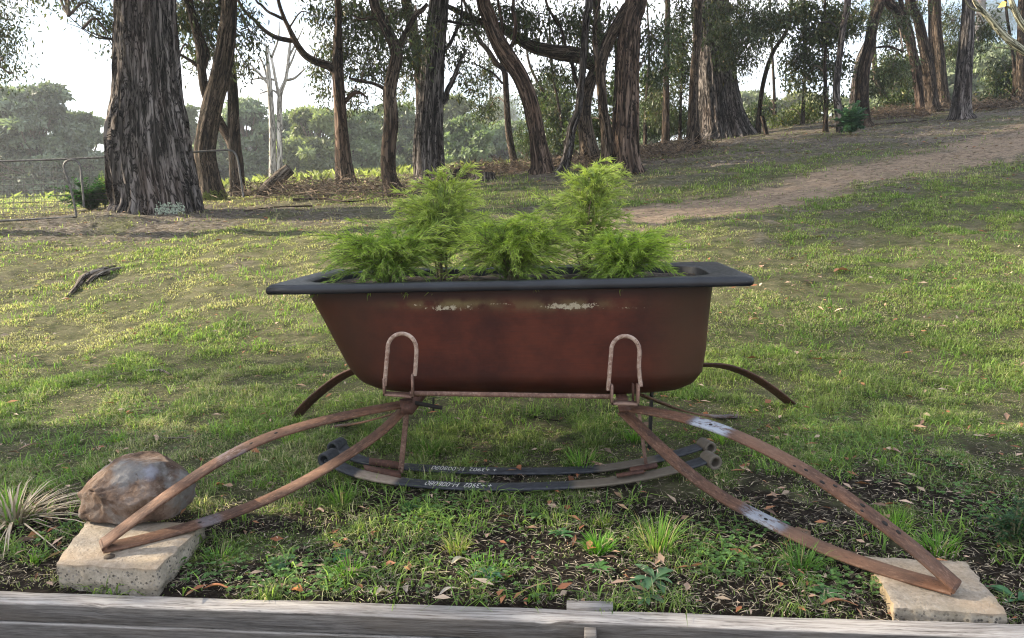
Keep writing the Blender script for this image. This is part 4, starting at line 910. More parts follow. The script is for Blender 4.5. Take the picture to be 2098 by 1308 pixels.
tree('gum_tree', 'dark forked gum trunk behind the leaning mossy one, one arm reaching up left',
  [(490, 404, 34), (487, 390, 28), (483, 330, 26), (480, 298, 25), (478, 214, 22), (476, 168, 20), (472, 115, 18), (466, 50, 16), (455, 0, 15)], M_BARK_DARK, seed=3, m_=28,
  forks=[[(482, 320, 20), (472, 290, 19), (451, 252, 19), (424, 199, 18), (415, 153, 17), (409, 96, 16), (390, 19, 14), (384, 0, 13)], [(415, 150, 8), (425, 110, 9), (410, 70, 9), (398, 30, 8), (392, 0, 7)]],
  limbs=[[(413, 146, 8), (395, 128, 7), (367, 111, 5), (352, 104, 3)]], blobs=[(400, 60, 48, 50, 1.1), (440, 110, 45, 50, .7), (372, 40, 22, 60, 1.2), (440, 30, 50, 45, 1.1), (400, 130, 30, 30, .5)], group=GR)
tree('gum_tree', 'straight reddish brown gum trunk with a long bare limb curving up to the left',
  [(709, 378, 40), (708, 366, 36), (703, 330, 32), (700, 280, 28), (697, 230, 25), (694, 180, 24), (692, 140, 22), (693, 60, 15), (692, 0, 13)], M_BARK_RED, seed=5, m_=36,
  forks=[[(692, 150, 17), (676, 136, 17), (662, 131, 16), (642, 124, 15), (625, 113, 14), (612, 97, 13), (604, 83, 12), (592, 58, 9), (582, 37, 8), (570, 0, 7)], [(604, 84, 9), (588, 82, 10), (564, 76, 9), (540, 61, 8), (520, 40, 7), (509, 31, 7), (488, 0, 6)]],
  limbs=[[(581, 40, 6), (565, 32, 6), (549, 24, 5), (535, 10, 5), (524, 0, 4)], [(702, 215, 10), (712, 203, 9), (726, 191, 9), (738, 191, 6), (752, 200, 3)], [(715, 160, 4), (740, 165, 4), (770, 172, 5)]],
  blobs=[(760, 40, 90, 50, 1.2), (700, 100, 50, 62, 1.2), (655, 150, 34, 40, .9), (765, 130, 50, 50, 1.1), (735, 210, 36, 34, .8), (650, 40, 36, 34, .6), (700, 30, 50, 30, 1), (660, 195, 24, 24, .7)], group=GR)
tree('gum_tree', 'crooked dark gum trunk forking high up, left of the straight grey trunk behind the bathtub',
  [(810, 403, 38), (805, 388, 33), (797, 361, 28), (796, 306, 28), (802, 245, 28), (799, 190, 27), (806, 150, 25), (812, 125, 24), (813, 104, 23), (802, 80, 22), (790, 55, 21), (778, 31, 20), (765, 0, 19)], M_BARK_DARK, seed=6, m_=40,
  forks=[[(814, 108, 12), (822, 88, 12), (830, 70, 11), (852, 31, 11), (866, 20, 9), (876, 8, 7)]], limbs=[[(799, 192, 8), (787, 182, 7), (763, 171, 6), (735, 167, 4), (715, 162, 2)], [(795, 60, 9), (770, 38, 8), (740, 40, 6), (720, 30, 4)]],
  blobs=[(835, 110, 40, 60, .9), (770, 80, 50, 50, .9), (855, 60, 40, 50, .9), (800, 20, 60, 34, 1)], group=GR)
tree('stringybark_tree', 'straight silvery grey trunk with fine vertical grain, directly behind the bathtub shrubs',
  [(882, 376, 72), (881, 358, 63), (879, 320, 62), (879, 268, 57), (883, 191, 50), (889, 100, 45), (896, 40, 40), (900, 0, 37)], M_BARK_GREY, seed=7, ridge=.10, m_=80, flare=(.3, .35),
  limbs=[[(902, 214, 12), (912, 205, 12), (917, 185, 11), (928, 165, 10), (937, 141, 8), (945, 120, 5), (958, 100, 3)], [(904, 101, 9), (918, 96, 8), (929, 76, 7), (938, 55, 6), (945, 38, 5), (946, 0, 4)], [(900, 40, 6), (925, 45, 6), (950, 50, 6), (966, 50, 5)]],
  blobs=[(940, 110, 40, 50, .8), (962, 190, 36, 44, .6), (955, 40, 46, 44, .9)], group=GR)
tree('gum_tree', 'dark upright gum trunk half hidden behind the straight silvery grey trunk',
  [(868, 362, 30), (868, 330, 28), (866, 230, 26), (864, 170, 25), (857, 115, 23), (848, 75, 22), (841, 40, 21), (832, 0, 20)], M_BARK_DARK, seed=8, d=14.6, blobs=[(850, 140, 30, 60, .8), (820, 190, 30, 30, .6)], limbs=[[(842, 36, 9), (820, 30, 9), (790, 36, 8), (760, 28, 5)]], group=GR)
tree('gum_tree', 'slim dark gum trunk, right of the tree stump, with thin branches spreading left',
  [(1055, 342, 17), (1053, 330, 13), (1042, 268, 13), (1037, 191, 12), (1033, 145, 12), (1017, 130, 11), (1000, 104, 10), (983, 84, 9), (970, 55, 8), (962, 20, 7), (950, 0, 6)], M_BARK_DARK, seed=9, m_=14,
  forks=[[(1034, 150, 9), (1033, 120, 7), (1036, 95, 6)]], limbs=[[(1030, 172, 5), (1010, 150, 4), (990, 140, 3), (968, 128, 2)]], blobs=[(990, 150, 40, 46, .8), (1000, 225, 40, 44, .9), (975, 60, 40, 40, .7)], group=GR)
tree('gum_tree', 'bent gum trunk with orange peeling bark, leaning left across the limb behind it',
  [(1110, 356, 48), (1110, 340, 40), (1103, 295, 33), (1099, 268, 31), (1088, 215, 31), (1076, 180, 31), (1062, 150, 32), (1036, 111, 34), (1016, 75, 31), (1000, 30, 29), (990, 0, 28)], M_BARK_RED, seed=10, m_=44, ridge=.09,
  limbs=[[(1040, 105, 9), (1052, 85, 8), (1056, 50, 8), (1050, 20, 7), (1052, 0, 6)], [(1026, 88, 7), (1030, 60, 6), (1024, 20, 6), (1020, 0, 5)]], blobs=[(1060, 60, 50, 44, .9), (1040, 20, 60, 30, 1)], group=GR)
tree('gum_tree', 'mossy twisted gum trunk carrying a thick horizontal limb that reaches far to the left',
  [(1212, 342, 52), (1210, 328, 44), (1202, 280, 32), (1197, 229, 28), (1203, 190, 25), (1214, 158, 24), (1224, 134, 22), (1232, 100, 18), (1226, 60, 15), (1220, 0, 13)], M_BARK_BROWN, seed=11, m_=40,
  forks=[[(1224, 140, 20), (1208, 130, 26), (1190, 116, 31), (1166, 111, 32), (1142, 108, 30), (1120, 103, 27), (1100, 99, 26), (1082, 92, 23), (1055, 75, 20), (1017, 53, 17), (975, 42, 14), (950, 30, 12), (929, 19, 10), (905, 8, 8)]],
  limbs=[[(1195, 190, 9), (1178, 160, 9), (1172, 130, 8), (1160, 105, 7), (1150, 60, 6), (1128, 25, 6), (1118, 0, 5)]],
  blobs=[(1085, 60, 50, 46, .8), (1140, 50, 50, 46, 1), (1190, 55, 40, 60, 1), (1130, 150, 60, 30, .7), (1180, 170, 30, 40, .8)], group=GR, dshift=.5)
tree('gum_tree', 'thin grey wavy trunk rising straight behind the right hand tall shrub',
  [(1150, 358, 26), (1156, 345, 20), (1166, 300, 18), (1172, 262, 18), (1184, 229, 16), (1190, 180, 15), (1193, 153, 15), (1197, 96, 15), (1201, 38, 15), (1207, 0, 15)], M_BARK_GREY, seed=12, m_=20, blobs=[(1200, 40, 30, 40, .8)], group=GR)
tree('gum_tree', 'grey brown twisted trunk leaning right at its top against the black streaked trunk',
  [(1246, 356, 36), (1245, 340, 29), (1243, 275, 23), (1236, 230, 20), (1234, 200, 20), (1231, 153, 21), (1236, 115, 23), (1252, 75, 24), (1270, 45, 24), (1284, 18, 24), (1293, 0, 23)], M_BARK_BROWN, seed=13, m_=30,
  limbs=[[(1231, 160, 12), (1222, 120, 11), (1218, 70, 9), (1222, 30, 8), (1228, 0, 7)]], blobs=[(1250, 50, 40, 54, 1.0), (1215, 90, 30, 50, .8)], group=GR)
tree('stringybark_tree', 'broad black streaked trunk with red brown bark peeling in long strips, right of centre',
  [(1286, 358, 70), (1285, 340, 56), (1281, 300, 48), (1281, 268, 47), (1284, 191, 44), (1286, 115, 43), (1294, 38, 39), (1306, 0, 38)], M_BARK_RED, seed=14, m_=90, ridge=.17, flare=(.3, .6),
  limbs=[[(1296, 96, 12), (1306, 86, 12), (1314, 82, 9)], [(1307, 330, 7), (1306, 230, 8), (1306, 150, 8), (1310, 60, 6)]], blobs=[(1340, 70, 56, 60, .9), (1345, 140, 46, 40, .7)], group=GR)
tree('gum_tree', 'slender straight dark trunk standing between the black streaked trunk and the widest trunk',
  [(1364, 296, 19), (1364, 280, 15), (1365, 210, 13), (1365, 145, 12), (1367, 60, 11), (1368, 0, 11)], M_BARK_DARK, seed=15, m_=16, blobs=[(1390, 80, 40, 64, 1), (1350, 220, 46, 44, 1), (1395, 170, 30, 40, .8)], group=GR)
tree('gum_tree', 'rough narrow trunk standing close against the left side of the widest trunk',
  [(1421, 306, 40), (1421, 295, 31), (1421, 250, 22), (1421, 203, 19), (1424, 131, 17), (1429, 73, 15), (1431, 0, 15)], M_BARK_BROWN, seed=16, m_=26, blobs=[(1400, 30, 40, 40, .8)], group=GR)
tree('stringybark_tree', 'widest trunk right of centre, its left half lit by the sun',
  [(1480, 284, 108), (1479, 270, 97), (1475, 240, 88), (1472, 200, 80), (1468, 145, 75), (1462, 80, 70), (1457, 0, 68)], M_BARK_GREY, seed=17, m_=130, ridge=.15, flare=(.45, .4),
  limbs=[[(1455, 215, 4), (1470, 180, 6), (1486, 140, 6), (1498, 115, 5), (1520, 85, 4)]], blobs=[(1495, 75, 54, 34, 1.3, -2.2), (1540, 60, 70, 50, 1.1, -1.5), (1520, 120, 50, 34, 1.0, -1.8), (1500, 20, 60, 30, 1, -1.5)], group=GR, upper=2)
tree('gum_sapling', 'thin dark sapling curving up to the right, between the widest trunk and the open gap',
  [(1551, 275, 15), (1553, 262, 12), (1556, 229, 9), (1562, 180, 9), (1572, 139, 9), (1587, 102, 8), (1610, 67, 8), (1620, 30, 7), (1622, 0, 6)], M_BARK_DARK, seed=18, m_=12, blobs=[(1590, 50, 46, 50, .8), (1570, 20, 40, 30, .7)], group=GR, upper=.5)
tree('gum_sapling', 'bushy dark sapling with a dense leafy crown left of the small blue green bush',
  [(1691, 272, 11), (1691, 260, 9), (1692, 200, 8), (1690, 140, 7), (1692, 80, 6), (1690, 0, 5)], M_BARK_DARK, seed=19, m_=10, blobs=[(1660, 70, 60, 44, 1.1), (1640, 120, 50, 36, 1.1), (1710, 50, 54, 50, 1.0), (1700, 140, 50, 34, 1.1), (1650, 165, 40, 26, .9), (1690, 200, 44, 26, .7), (1650, 20, 60, 34, 1)], leaf=(.11, .045), upper=.6, group=GR)
tree('gum_tree', 'rough grey trunk bending gently, rising just left of the small blue green bush',
  [(1725, 272, 24), (1723, 262, 18), (1717, 220, 15), (1713, 189, 14), (1718, 140, 13), (1720, 116, 12), (1727, 58, 12), (1737, 0, 13)], M_BARK_GREY, seed=20, m_=18, blobs=[(1740, 40, 60, 44, 1.0)], limbs=[[(1716, 58, 3), (1700, 46, 4), (1678, 46, 3)]], group=GR)
tree('gum_tree', 'pale grey trunk leaning right, crossing in front of a darker trunk on the right slope',
  [(1746, 245, 24), (1748, 232, 20), (1752, 190, 18), (1757, 150, 17), (1764, 118, 16), (1778, 87, 15), (1790, 55, 13), (1800, 30, 12), (1812, 0, 12)], M_BARK_GREY, seed=21, m_=18, blobs=[(1800, 30, 40, 40, .8)], group=GR)
tree('gum_tree', 'very dark leaning trunk just behind the pale grey leaning one on the right slope',
  [(1770, 262, 34), (1768, 248, 26), (1766, 190, 24), (1770, 140, 24), (1781, 95, 22), (1789, 44, 21), (1803, 0, 20)], M_BARK_DARK, seed=22, m_=24, blobs=[(1826, 150, 40, 36, 1.1), (1835, 60, 40, 46, .9), (1800, 185, 30, 20, .8)], limbs=[[(1795, 98, 4), (1820, 96, 5), (1850, 106, 3)]], group=GR)
tree('gum_sapling', 'thin trunk leaning left, rooted to the right in the dry scrub before the triple trunks',
  [(1838, 232, 16), (1830, 218, 12), (1813, 200, 11), (1802, 180, 11), (1795, 160, 10), (1791, 116, 9), (1790, 60, 8), (1786, 0, 7)], M_BARK_BROWN, seed=23, m_=12, blobs=[(1840, 170, 44, 28, 1.1)], group=GR, upper=.4)
tree('gum_tree', 'leftmost of the triple trunks on the right, brown and leaning left',
  [(1890, 238, 22), (1886, 225, 17), (1882, 180, 16), (1877, 145, 17), (1868, 100, 17), (1858, 70, 18), (1845, 40, 18), (1832, 15, 18), (1820, 0, 18)], M_BARK_RED, seed=24, m_=20, forks=[[(1876, 130, 8), (1872, 90, 9), (1865, 60, 9), (1853, 29, 9), (1845, 0, 9)]], blobs=[(1830, 40, 40, 40, .7)], group=GR)
tree('gum_tree', 'middle of the triple trunks on the right, dark with a pale split down it',
  [(1908, 232, 40), (1906, 218, 31), (1905, 180, 24), (1902, 145, 21), (1891, 87, 19), (1880, 38, 17), (1866, 0, 17)], M_BARK_DARK, seed=25, m_=30, ridge=.15, blobs=[(1870, 20, 40, 30, .7)], group=GR)
tree('gum_tree', 'straightest and palest of the triple trunks on the right',
  [(1930, 222, 40), (1929, 208, 30), (1925, 160, 25), (1922, 116, 24), (1917, 58, 22), (1916, 0, 21)], M_BARK_BROWN, seed=26, m_=28, blobs=[(1955, 100, 40, 44, 1.0), (1950, 45, 40, 40, .9)], limbs=[[(1912, 140, 8), (1907, 80, 9), (1906, 30, 8), (1905, 0, 8)]], group=GR)
tree('stringybark_tree', 'broad grey trunk with a vertical grain and a swollen foot, right of the triple trunks',
  [(1968, 246, 50), (1968, 232, 37), (1972, 190, 32), (1975, 150, 29), (1980, 87, 26), (1983, 30, 23), (1985, 0, 23)], M_BARK_GREY, seed=27, m_=50, ridge=.12, blobs=[(2020, 60, 44, 44, .9)], group=GR)
tree('gum_tree', 'dark trunk behind the broad grey trunk with the swollen foot',
  [(2003, 212, 28), (2003, 198, 20), (2000, 150, 17), (2001, 116, 16), (2007, 58, 16), (2012, 0, 15)], M_BARK_DARK, seed=28, m_=20, blobs=[(2050, 130, 50, 46, 1.0), (2060, 190, 50, 34, 1.1), (2040, 40, 50, 40, .9)], group=GR)
tree('gum_tree', 'dark brown trunk at the right edge, standing highest on the slope',
  [(2095, 212, 26), (2093, 196, 20), (2092, 140, 18), (2094, 60, 17), (2096, 0, 16)], M_BARK_BROWN, seed=29, m_=20, blobs=[(2070, 150, 50, 50, 1.0), (2085, 205, 40, 24, 1.0)], group=GR)
# understory saplings behind the bent trunk
GU = 'slender saplings between the gum trunks'
for k, (bx, by, tx, lab, bl_, tint_) in enumerate([
  (1190, 318, 1085, 'slender leaning sapling with sunlit leaves in front of the mossy twisted trunk', [(1120, 200, 60, 60, 1.0), (1090, 290, 46, 40, .9)], (1.1, 1.2, .9)),
  (1170, 322, 1130, 'leafy sapling filling the space right of the bent orange trunk', [(1145, 240, 50, 60, 1.1), (1160, 300, 40, 34, .8)], (1, 1.1, .9)),
  (1010, 338, 1005, 'bright green sapling with large sunlit leaves, left of the bent orange trunk', [(1000, 270, 40, 30, 1.2), (1030, 240, 40, 50, 1.1), (1020, 300, 46, 26, 1)], (1.7, 1.8, .9)),  # strong tint colours the leaves as if in the sun
  (1325, 300, 1330, 'dense bushy sapling right of the black streaked trunk', [(1335, 260, 36, 36, 1.3), (1345, 200, 40, 40, 1.2), (1330, 160, 34, 30, 1)], (.9, 1, .85)),
  (1395, 292, 1400, 'thin dark sapling with sparse leaves left of the widest trunk', [(1392, 240, 30, 40, 1.2), (1390, 130, 30, 50, 1)], (.9, 1, .85)),
  (1262, 330, 1262, 'leafy sapling seen through the gap between the twisted trunks right of centre', [(1225, 260, 30, 50, 1.2), (1262, 200, 24, 60, 1.1), (1180, 270, 24, 40, 1)], (1, 1.1, .8)),
  (1585, 262, 1580, 'small dark bush like sapling at the right foot of the widest trunk', [(1545, 235, 22, 26, 1.6), (1570, 222, 16, 24, 1.2)], (.8, .9, .8)),
  (1640, 262, 1650, 'low pale sunlit sapling in the open gap on the right', [(1640, 235, 40, 26, 1.0), (1600, 245, 24, 16, .8)], (1.6, 1.6, .9)),  # sunlit paleness is put into the leaf tint
  (1885, 236, 1860, 'low leafy sapling between the leaning trunks and the triple trunks', [(1850, 205, 40, 26, 1.0), (1835, 130, 40, 30, .8)], (1.1, 1.2, .8)),
  (2060, 222, 2062, 'dense evergreen sapling near the right edge beside the short stump', [(2060, 170, 40, 36, 1.3), (2040, 205, 36, 20, 1.3)], (.9, 1, .8))]):
    dd = G(bx, by).y + 1.2; bb = Vector(((bx - CX) / FPX * dd, dd, 0)); bb.z = gz(bb.x, bb.y); bp = proj(bb)
    tree('gum_sapling', lab, [(bp[0], bp[1] + 4, 8), (bp[0] + (tx - bx) * .35, bp[1] - 80, 6), (tx, bp[1] - 190, 5), (tx - 5, bp[1] - 300, 3)], M_BARK_DARK, seed=40 + k, d=dd, base=bb, m_=8, blobs=bl_, dens=1.6, upper=0, ext=False, leaf=(.11, .040), tint=tint_, group=GU, cat='sapling')
# pale dead tree in the paddock
dd = 33.0
bb = Vector(((561 - CX) / FPX * dd, dd, 0)); bb.z = gz(bb.x, bb.y); y0 = proj(bb)[1]
tree('dead_tree', 'bare white dead gum with two pale trunks, far off in the paddock', [(560, y0, 17), (559, 350, 15), (557, 250, 12), (552, 170, 10), (547, 110, 6), (545, 90, 3)], M_BARK_PALE, seed=60, d=dd, base=bb, m_=14, ridge=.03, ext=False, upper=0,
  forks=[[(571, y0, 12), (573, 350, 12), (573, 250, 11), (574, 195, 10), (586, 160, 7), (592, 110, 6), (596, 70, 3)], [(573, 205, 7), (564, 160, 6), (556, 120, 5), (545, 90, 2)], [(556, 180, 6), (530, 150, 5), (508, 128, 3)], [(584, 165, 6), (604, 160, 5), (626, 140, 3)], [(566, 165, 5), (540, 160, 4), (512, 164, 2.5)], [(590, 120, 5), (606, 90, 4), (622, 55, 2)], [(575, 200, 5), (560, 186, 4), (532, 192, 2.5)], [(556, 120, 5), (570, 80, 4), (572, 45, 2)], [(552, 175, 5), (538, 130, 4), (522, 100, 2)], [(586, 150, 5), (600, 120, 4), (612, 85, 2)]])
# far trees beyond the paddock
def far_tree(px, ytop, rx, dd, label, seed, tint=(1, 1, 1), ybase=None, puffs=26, ragged=.5):
    r = np.random.default_rng(seed); x = (px - CX) / FPX * dd; zb = gz(x, dd); sc = dd / FPX
    top = P(px, ytop, dd).z; hgt = top - zb; e = empty('far_gum_tree', (x, dd, zb), label, 'tree', 'distant gum trees beyond the paddock')
    tr, lv = MB(), MB(); W = rx * sc * (1.0 if seed == 80 else 1.3); puffs = int(puffs * 2.6)
    tube(tr, [(x, dd, zb - .3, .28), (x + r.normal(0, .2), dd, zb + hgt * .3, .22), (x + r.normal(0, .5), dd, zb + hgt * .75, .09)], 16, 8)
    for k in range(puffs):
        f = r.random(); zz = zb + hgt * (.22 + .70 * f); wz = W * (1 - abs(f - .35) ** 1.6 * 1.25); zz = zb + hgt * (.04 + .87 * f) ; a = r.uniform(0, 2 * math.pi); q_ = r.random() ** .5
        wz = wz * r.uniform(.65, 1.22); c = np.array([x + math.cos(a) * wz * q_, dd + math.sin(a) * wz * q_ * .8, zz]); pr = W * r.uniform(.13, .26)
        if r.random() < ragged:
            sp = np.array([x + (c[0] - x) * .15, dd + (c[1] - dd) * .15, zb + (zz - zb) * .5]); cc = crv([sp, (sp + c) / 2 + [0, 0, -.1], c], 6); sticks(lv, cc[:-1], cc[1:], .07, .045, m=4, c=(.9, .8, .7), mi=1)
        n = 260; v = nrm(r.normal(0, 1, (n, 3)) + [0, 0, .35]); Pt = c + v * np.array([pr * 1.25, pr * 1.1, pr * .46]) * (.75 + .3 * r.random(n))[:, None]
        D = nrm(r.normal(0, 1, (n, 3)) + [0, 0, -.3]); Nn = nrm(v + r.normal(0, .7, (n, 3))); g = (.45 + .9 * r.random()) * (.75 + .5 * r.random(n))
        leaves(lv, Pt, D, Nn, .34 * (.6 + .8 * r.random(n)), .17 * (.6 + .8 * r.random(n)), np.array(tint)[None] * g[:, None], bend=.05)
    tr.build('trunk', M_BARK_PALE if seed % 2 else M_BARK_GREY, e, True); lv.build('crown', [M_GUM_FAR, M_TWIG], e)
FT = [(105, 152, 110, 46, 'tall ragged distant gum at far left, its crown rising highest above the gate', (.95, 1, 1.05), 44),
 (20, 215, 60, 50, 'broad distant gum behind the wire gate at the far left edge', (.9, 1, 1), 26),
 (200, 218, 50, 50, 'distant gum showing its crown just left of the huge furrowed trunk', (1, 1.05, 1.05), 22),
 (400, 208, 50, 52, 'distant gum between the huge furrowed trunk and the leaning mossy one', (1.1, 1.15, .95), 24),
 (465, 235, 45, 56, 'distant gum with a low crown behind the dark forked trunk', (1.1, 1.2, 1), 20),
 (530, 192, 62, 54, 'distant gum with a wide flat top behind the dead white tree', (.95, 1.05, .95), 32),
 (612, 222, 48, 58, 'distant gum immediately right of the dead white tree', (.85, .95, .9), 22),
 (668, 214, 58, 50, 'yellowish distant gum left of the straight reddish brown trunk', (1.25, 1.25, .9), 28),
 (745, 218, 52, 52, 'distant rounded gum right of the straight reddish brown trunk', (1.15, 1.25, .95), 28),
 (820, 205, 56, 56, 'distant gum behind the crooked dark trunk', (1.05, 1.1, .9), 26),
 (935, 190, 54, 58, 'distant gum right of the silvery grey trunk, its top catching the sun', (1.25, 1.2, .85), 28),
 (965, 236, 44, 44, 'round topped distant gum in front of taller ones, right of the silvery grey trunk', (1.15, 1.3, 1), 26),
 (1050, 240, 60, 60, 'distant gum glimpsed behind the slim trunk near the centre', (1, 1.1, .95), 22),
 (1330, 210, 60, 60, 'distant gum glimpsed right of the black streaked trunk', (1, 1.1, .95), 22),
 (1530, 185, 46, 62, 'distant gum at the right edge of the widest trunk', (1.1, 1.1, .95), 22),
 (1625, 188, 60, 62, 'distant gum tinted pale as if sunlit in the open gap on the right', (1.6, 1.45, 1.05), 28),  # high tint paints pale sunlight over the whole crown
 (1830, 120, 80, 48, 'distant gum behind the triple trunks', (1.1, 1.15, .95), 26),
 (1960, 90, 90, 50, 'distant gum behind the broad grey trunk at the right', (1, 1.05, .9), 28),
 (2070, 80, 80, 46, 'distant gum at the far right edge high on the slope', (1, 1.05, .9), 28)]
for k, (px, yt, rx, dd, lab, ti, pf) in enumerate(FT): far_tree(px, yt, rx, dd, lab, 80 + k, ti, puffs=pf)
m_ = None
# trees outside the frame, whose shade falls over the lawn
def off_tree(x, y, h, label, seed, blob_z=(3, 9), nb=14, spread=2.4, group='gum trees left of the picture'):
    r = np.random.default_rng(seed); zb = gz(x, max(y, 1.5)) if y > 1.6 else -.6; e = empty('gum_tree', (x, y, zb), label, 'tree', group); mb, lv, tw = MB(), MB(), MB()
    tube(mb, [(x, y, zb - .2, .24), (x + .1, y, zb + h * .3, .19), (x - .1, y + .1, zb + h * .7, .11), (x, y, zb + h, .03)], 60, 20, .09, seed, flare=(.4, .5)); mb.build('trunk', M_BARK_GREY, e, True)
    for k in range(nb):
        a = r.uniform(0, 2 * math.pi); q_ = spread * r.random() ** .5; c = np.array([x + math.cos(a) * q_, y + math.sin(a) * q_, zb + r.uniform(*blob_z)])
        sp = np.array([x, y, max(zb + 1.2, c[2] - 1.2)]); cc = crv([sp, (sp + c) / 2 + [0, 0, .2], c], 7); wv_ = np.linspace(.05, .015, 7); sticks(tw, cc[:-1], cc[1:], wv_[:-1], wv_[1:], m=6, c=(.9, .85, .8))
        add_leaf_cluster(lv, tw, c, np.array([.95, .95, .7]) * r.uniform(.75, 1.1), 34, 13, r, .11, .036, c)
    off = lv.n; lv.v += tw.v; lv.c += tw.c; lv.b += tw.b; lv.q += [a + off for a in tw.q]; lv.mq += [a * 0 + 1 for a in tw.mq]; lv.n += tw.n
    lv.build('crown', [M_GUM, M_TWIG], e); return e
LO = ['short gum closest to the lawn on the left', 'tallest gum, farthest left of the lawn', 'medium gum nearest the retaining wall on the left']
OT = [(-7.2, 3.8, 8.0, (1.8, 6.5), 16, 1.7), (-13.5, 5.2, 12, (3, 11.5), 16, 2.2), (-9.5, 3.0, 11, (2.5, 10.5), 18, 2.0)]
for k, (x, y, h, bz, nb, sp) in enumerate(OT): off_tree(x, y, h, LO[k], 300 + k, bz, nb, sp)
# the left edge tree whose foliage hangs into the frame
r = np.random.default_rng(5); dd = 9.2
tree('gum_tree', 'gum just outside the left edge, only its hanging dark foliage reaching into the picture', [(-190, 480, 60), (-185, 300, 50), (-170, 100, 44), (-160, -80, 36)], M_BARK_GREY, seed=31, d=dd, m_=30,
  blobs=[(-12, 70, 40, 50, 1.7, 0), (-8, 130, 34, 44, 1.7, .1), (10, 40, 26, 26, 1.4, .2), (-50, 40, 50, 60, 1.3, .3), (-30, -20, 60, 40, 1.2, 0), (18, 150, 16, 24, 1.3, 0)], leaf=(.06, .017), dens=1.9, upper=1.5)
# lichen covered deciduous tree beyond the right edge
dd = 7.2
tree('deciduous_tree', 'pale lichen covered bare limbs reaching in from the right edge with a last yellow leaf', [(2420, 420, 70), (2400, 300, 56), (2390, 180, 46), (2380, 40, 36), (2370, -120, 28)], M_BARK_LICHEN, seed=32, d=dd, m_=24, ridge=.03, ext=False, upper=0,
  limbs=[[(2392, 230, 26), (2300, 185, 22), (2200, 150, 19), (2130, 122, 16), (2098, 105, 15), (2057, 73, 13), (2030, 42, 11), (2012, 22, 9), (2000, 8, 8), (1992, -8, 6)], [(2100, 108, 4), (2070, 100, 3), (2040, 98, 2)], [(2390, 160, 22), (2300, 130, 18), (2180, 100, 15), (2120, 72, 14), (2098, 56, 12), (2080, 24, 11), (2068, -10, 8)], [(2010, 22, 6), (1996, 20, 4), (1984, 12, 3), (1976, -4, 2.5)], [(2078, 22, 4), (2060, 12, 3), (2040, 6, 2)]])
e = bpy.data.objects[TREES[-1].name]
lv = MB(); c0 = P(2052, 14, dd)
leaves(lv, np.array([list(P(2062, 4, dd))]), np.array([[-.8, -.2, -.5]]), np.array([[.2, -1, .2]]), np.array([.11]), np.array([.055]), np.array([[2.2, 1.5, .35]]))
lv.build('yellow_leaf', M_LITTER, e)
# ------------------------------------------------------------------ stone blocks, boulder
def stone_mat(name):
    m, t, p, o = mat(name); v = attr(t, 'bk'); sp = N(t, 'ShaderNodeSeparateXYZ'); lk(t, attr(t, 'col'), sp.inputs[0])
    f = noise(t, v, 60, 6, .75); g = noise(t, v, 10, 4); b = noise(t, v, 3.2, 3)
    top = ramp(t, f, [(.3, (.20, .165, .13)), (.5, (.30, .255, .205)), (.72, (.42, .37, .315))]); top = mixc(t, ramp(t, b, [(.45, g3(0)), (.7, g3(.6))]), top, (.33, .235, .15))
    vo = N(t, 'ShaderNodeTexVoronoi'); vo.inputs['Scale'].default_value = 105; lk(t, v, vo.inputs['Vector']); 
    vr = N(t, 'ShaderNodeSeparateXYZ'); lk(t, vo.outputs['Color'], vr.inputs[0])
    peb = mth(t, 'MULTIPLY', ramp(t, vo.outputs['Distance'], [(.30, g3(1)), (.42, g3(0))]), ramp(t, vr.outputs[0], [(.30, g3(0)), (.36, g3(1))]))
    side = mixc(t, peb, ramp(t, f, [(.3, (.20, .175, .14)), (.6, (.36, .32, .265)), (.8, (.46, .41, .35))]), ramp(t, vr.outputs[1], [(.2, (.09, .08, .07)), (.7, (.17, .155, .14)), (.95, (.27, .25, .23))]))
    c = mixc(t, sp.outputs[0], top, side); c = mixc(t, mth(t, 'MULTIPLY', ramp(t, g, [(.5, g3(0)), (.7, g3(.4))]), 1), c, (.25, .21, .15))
    c = mixc(t, sp.outputs[1], c, (.46, .345, .21))  # marked side takes the yellow of sunlight into its colour
    lk(t, c, p.inputs['Base Color']); p.inputs['Roughness'].default_value = .92; p.inputs['Specular IOR Level'].default_value = .15
    bump(t, p, mth(t, 'MULTIPLY_ADD', peb, -.4, f), .7, .004); return m
M_STONE = stone_mat('cut_stone')
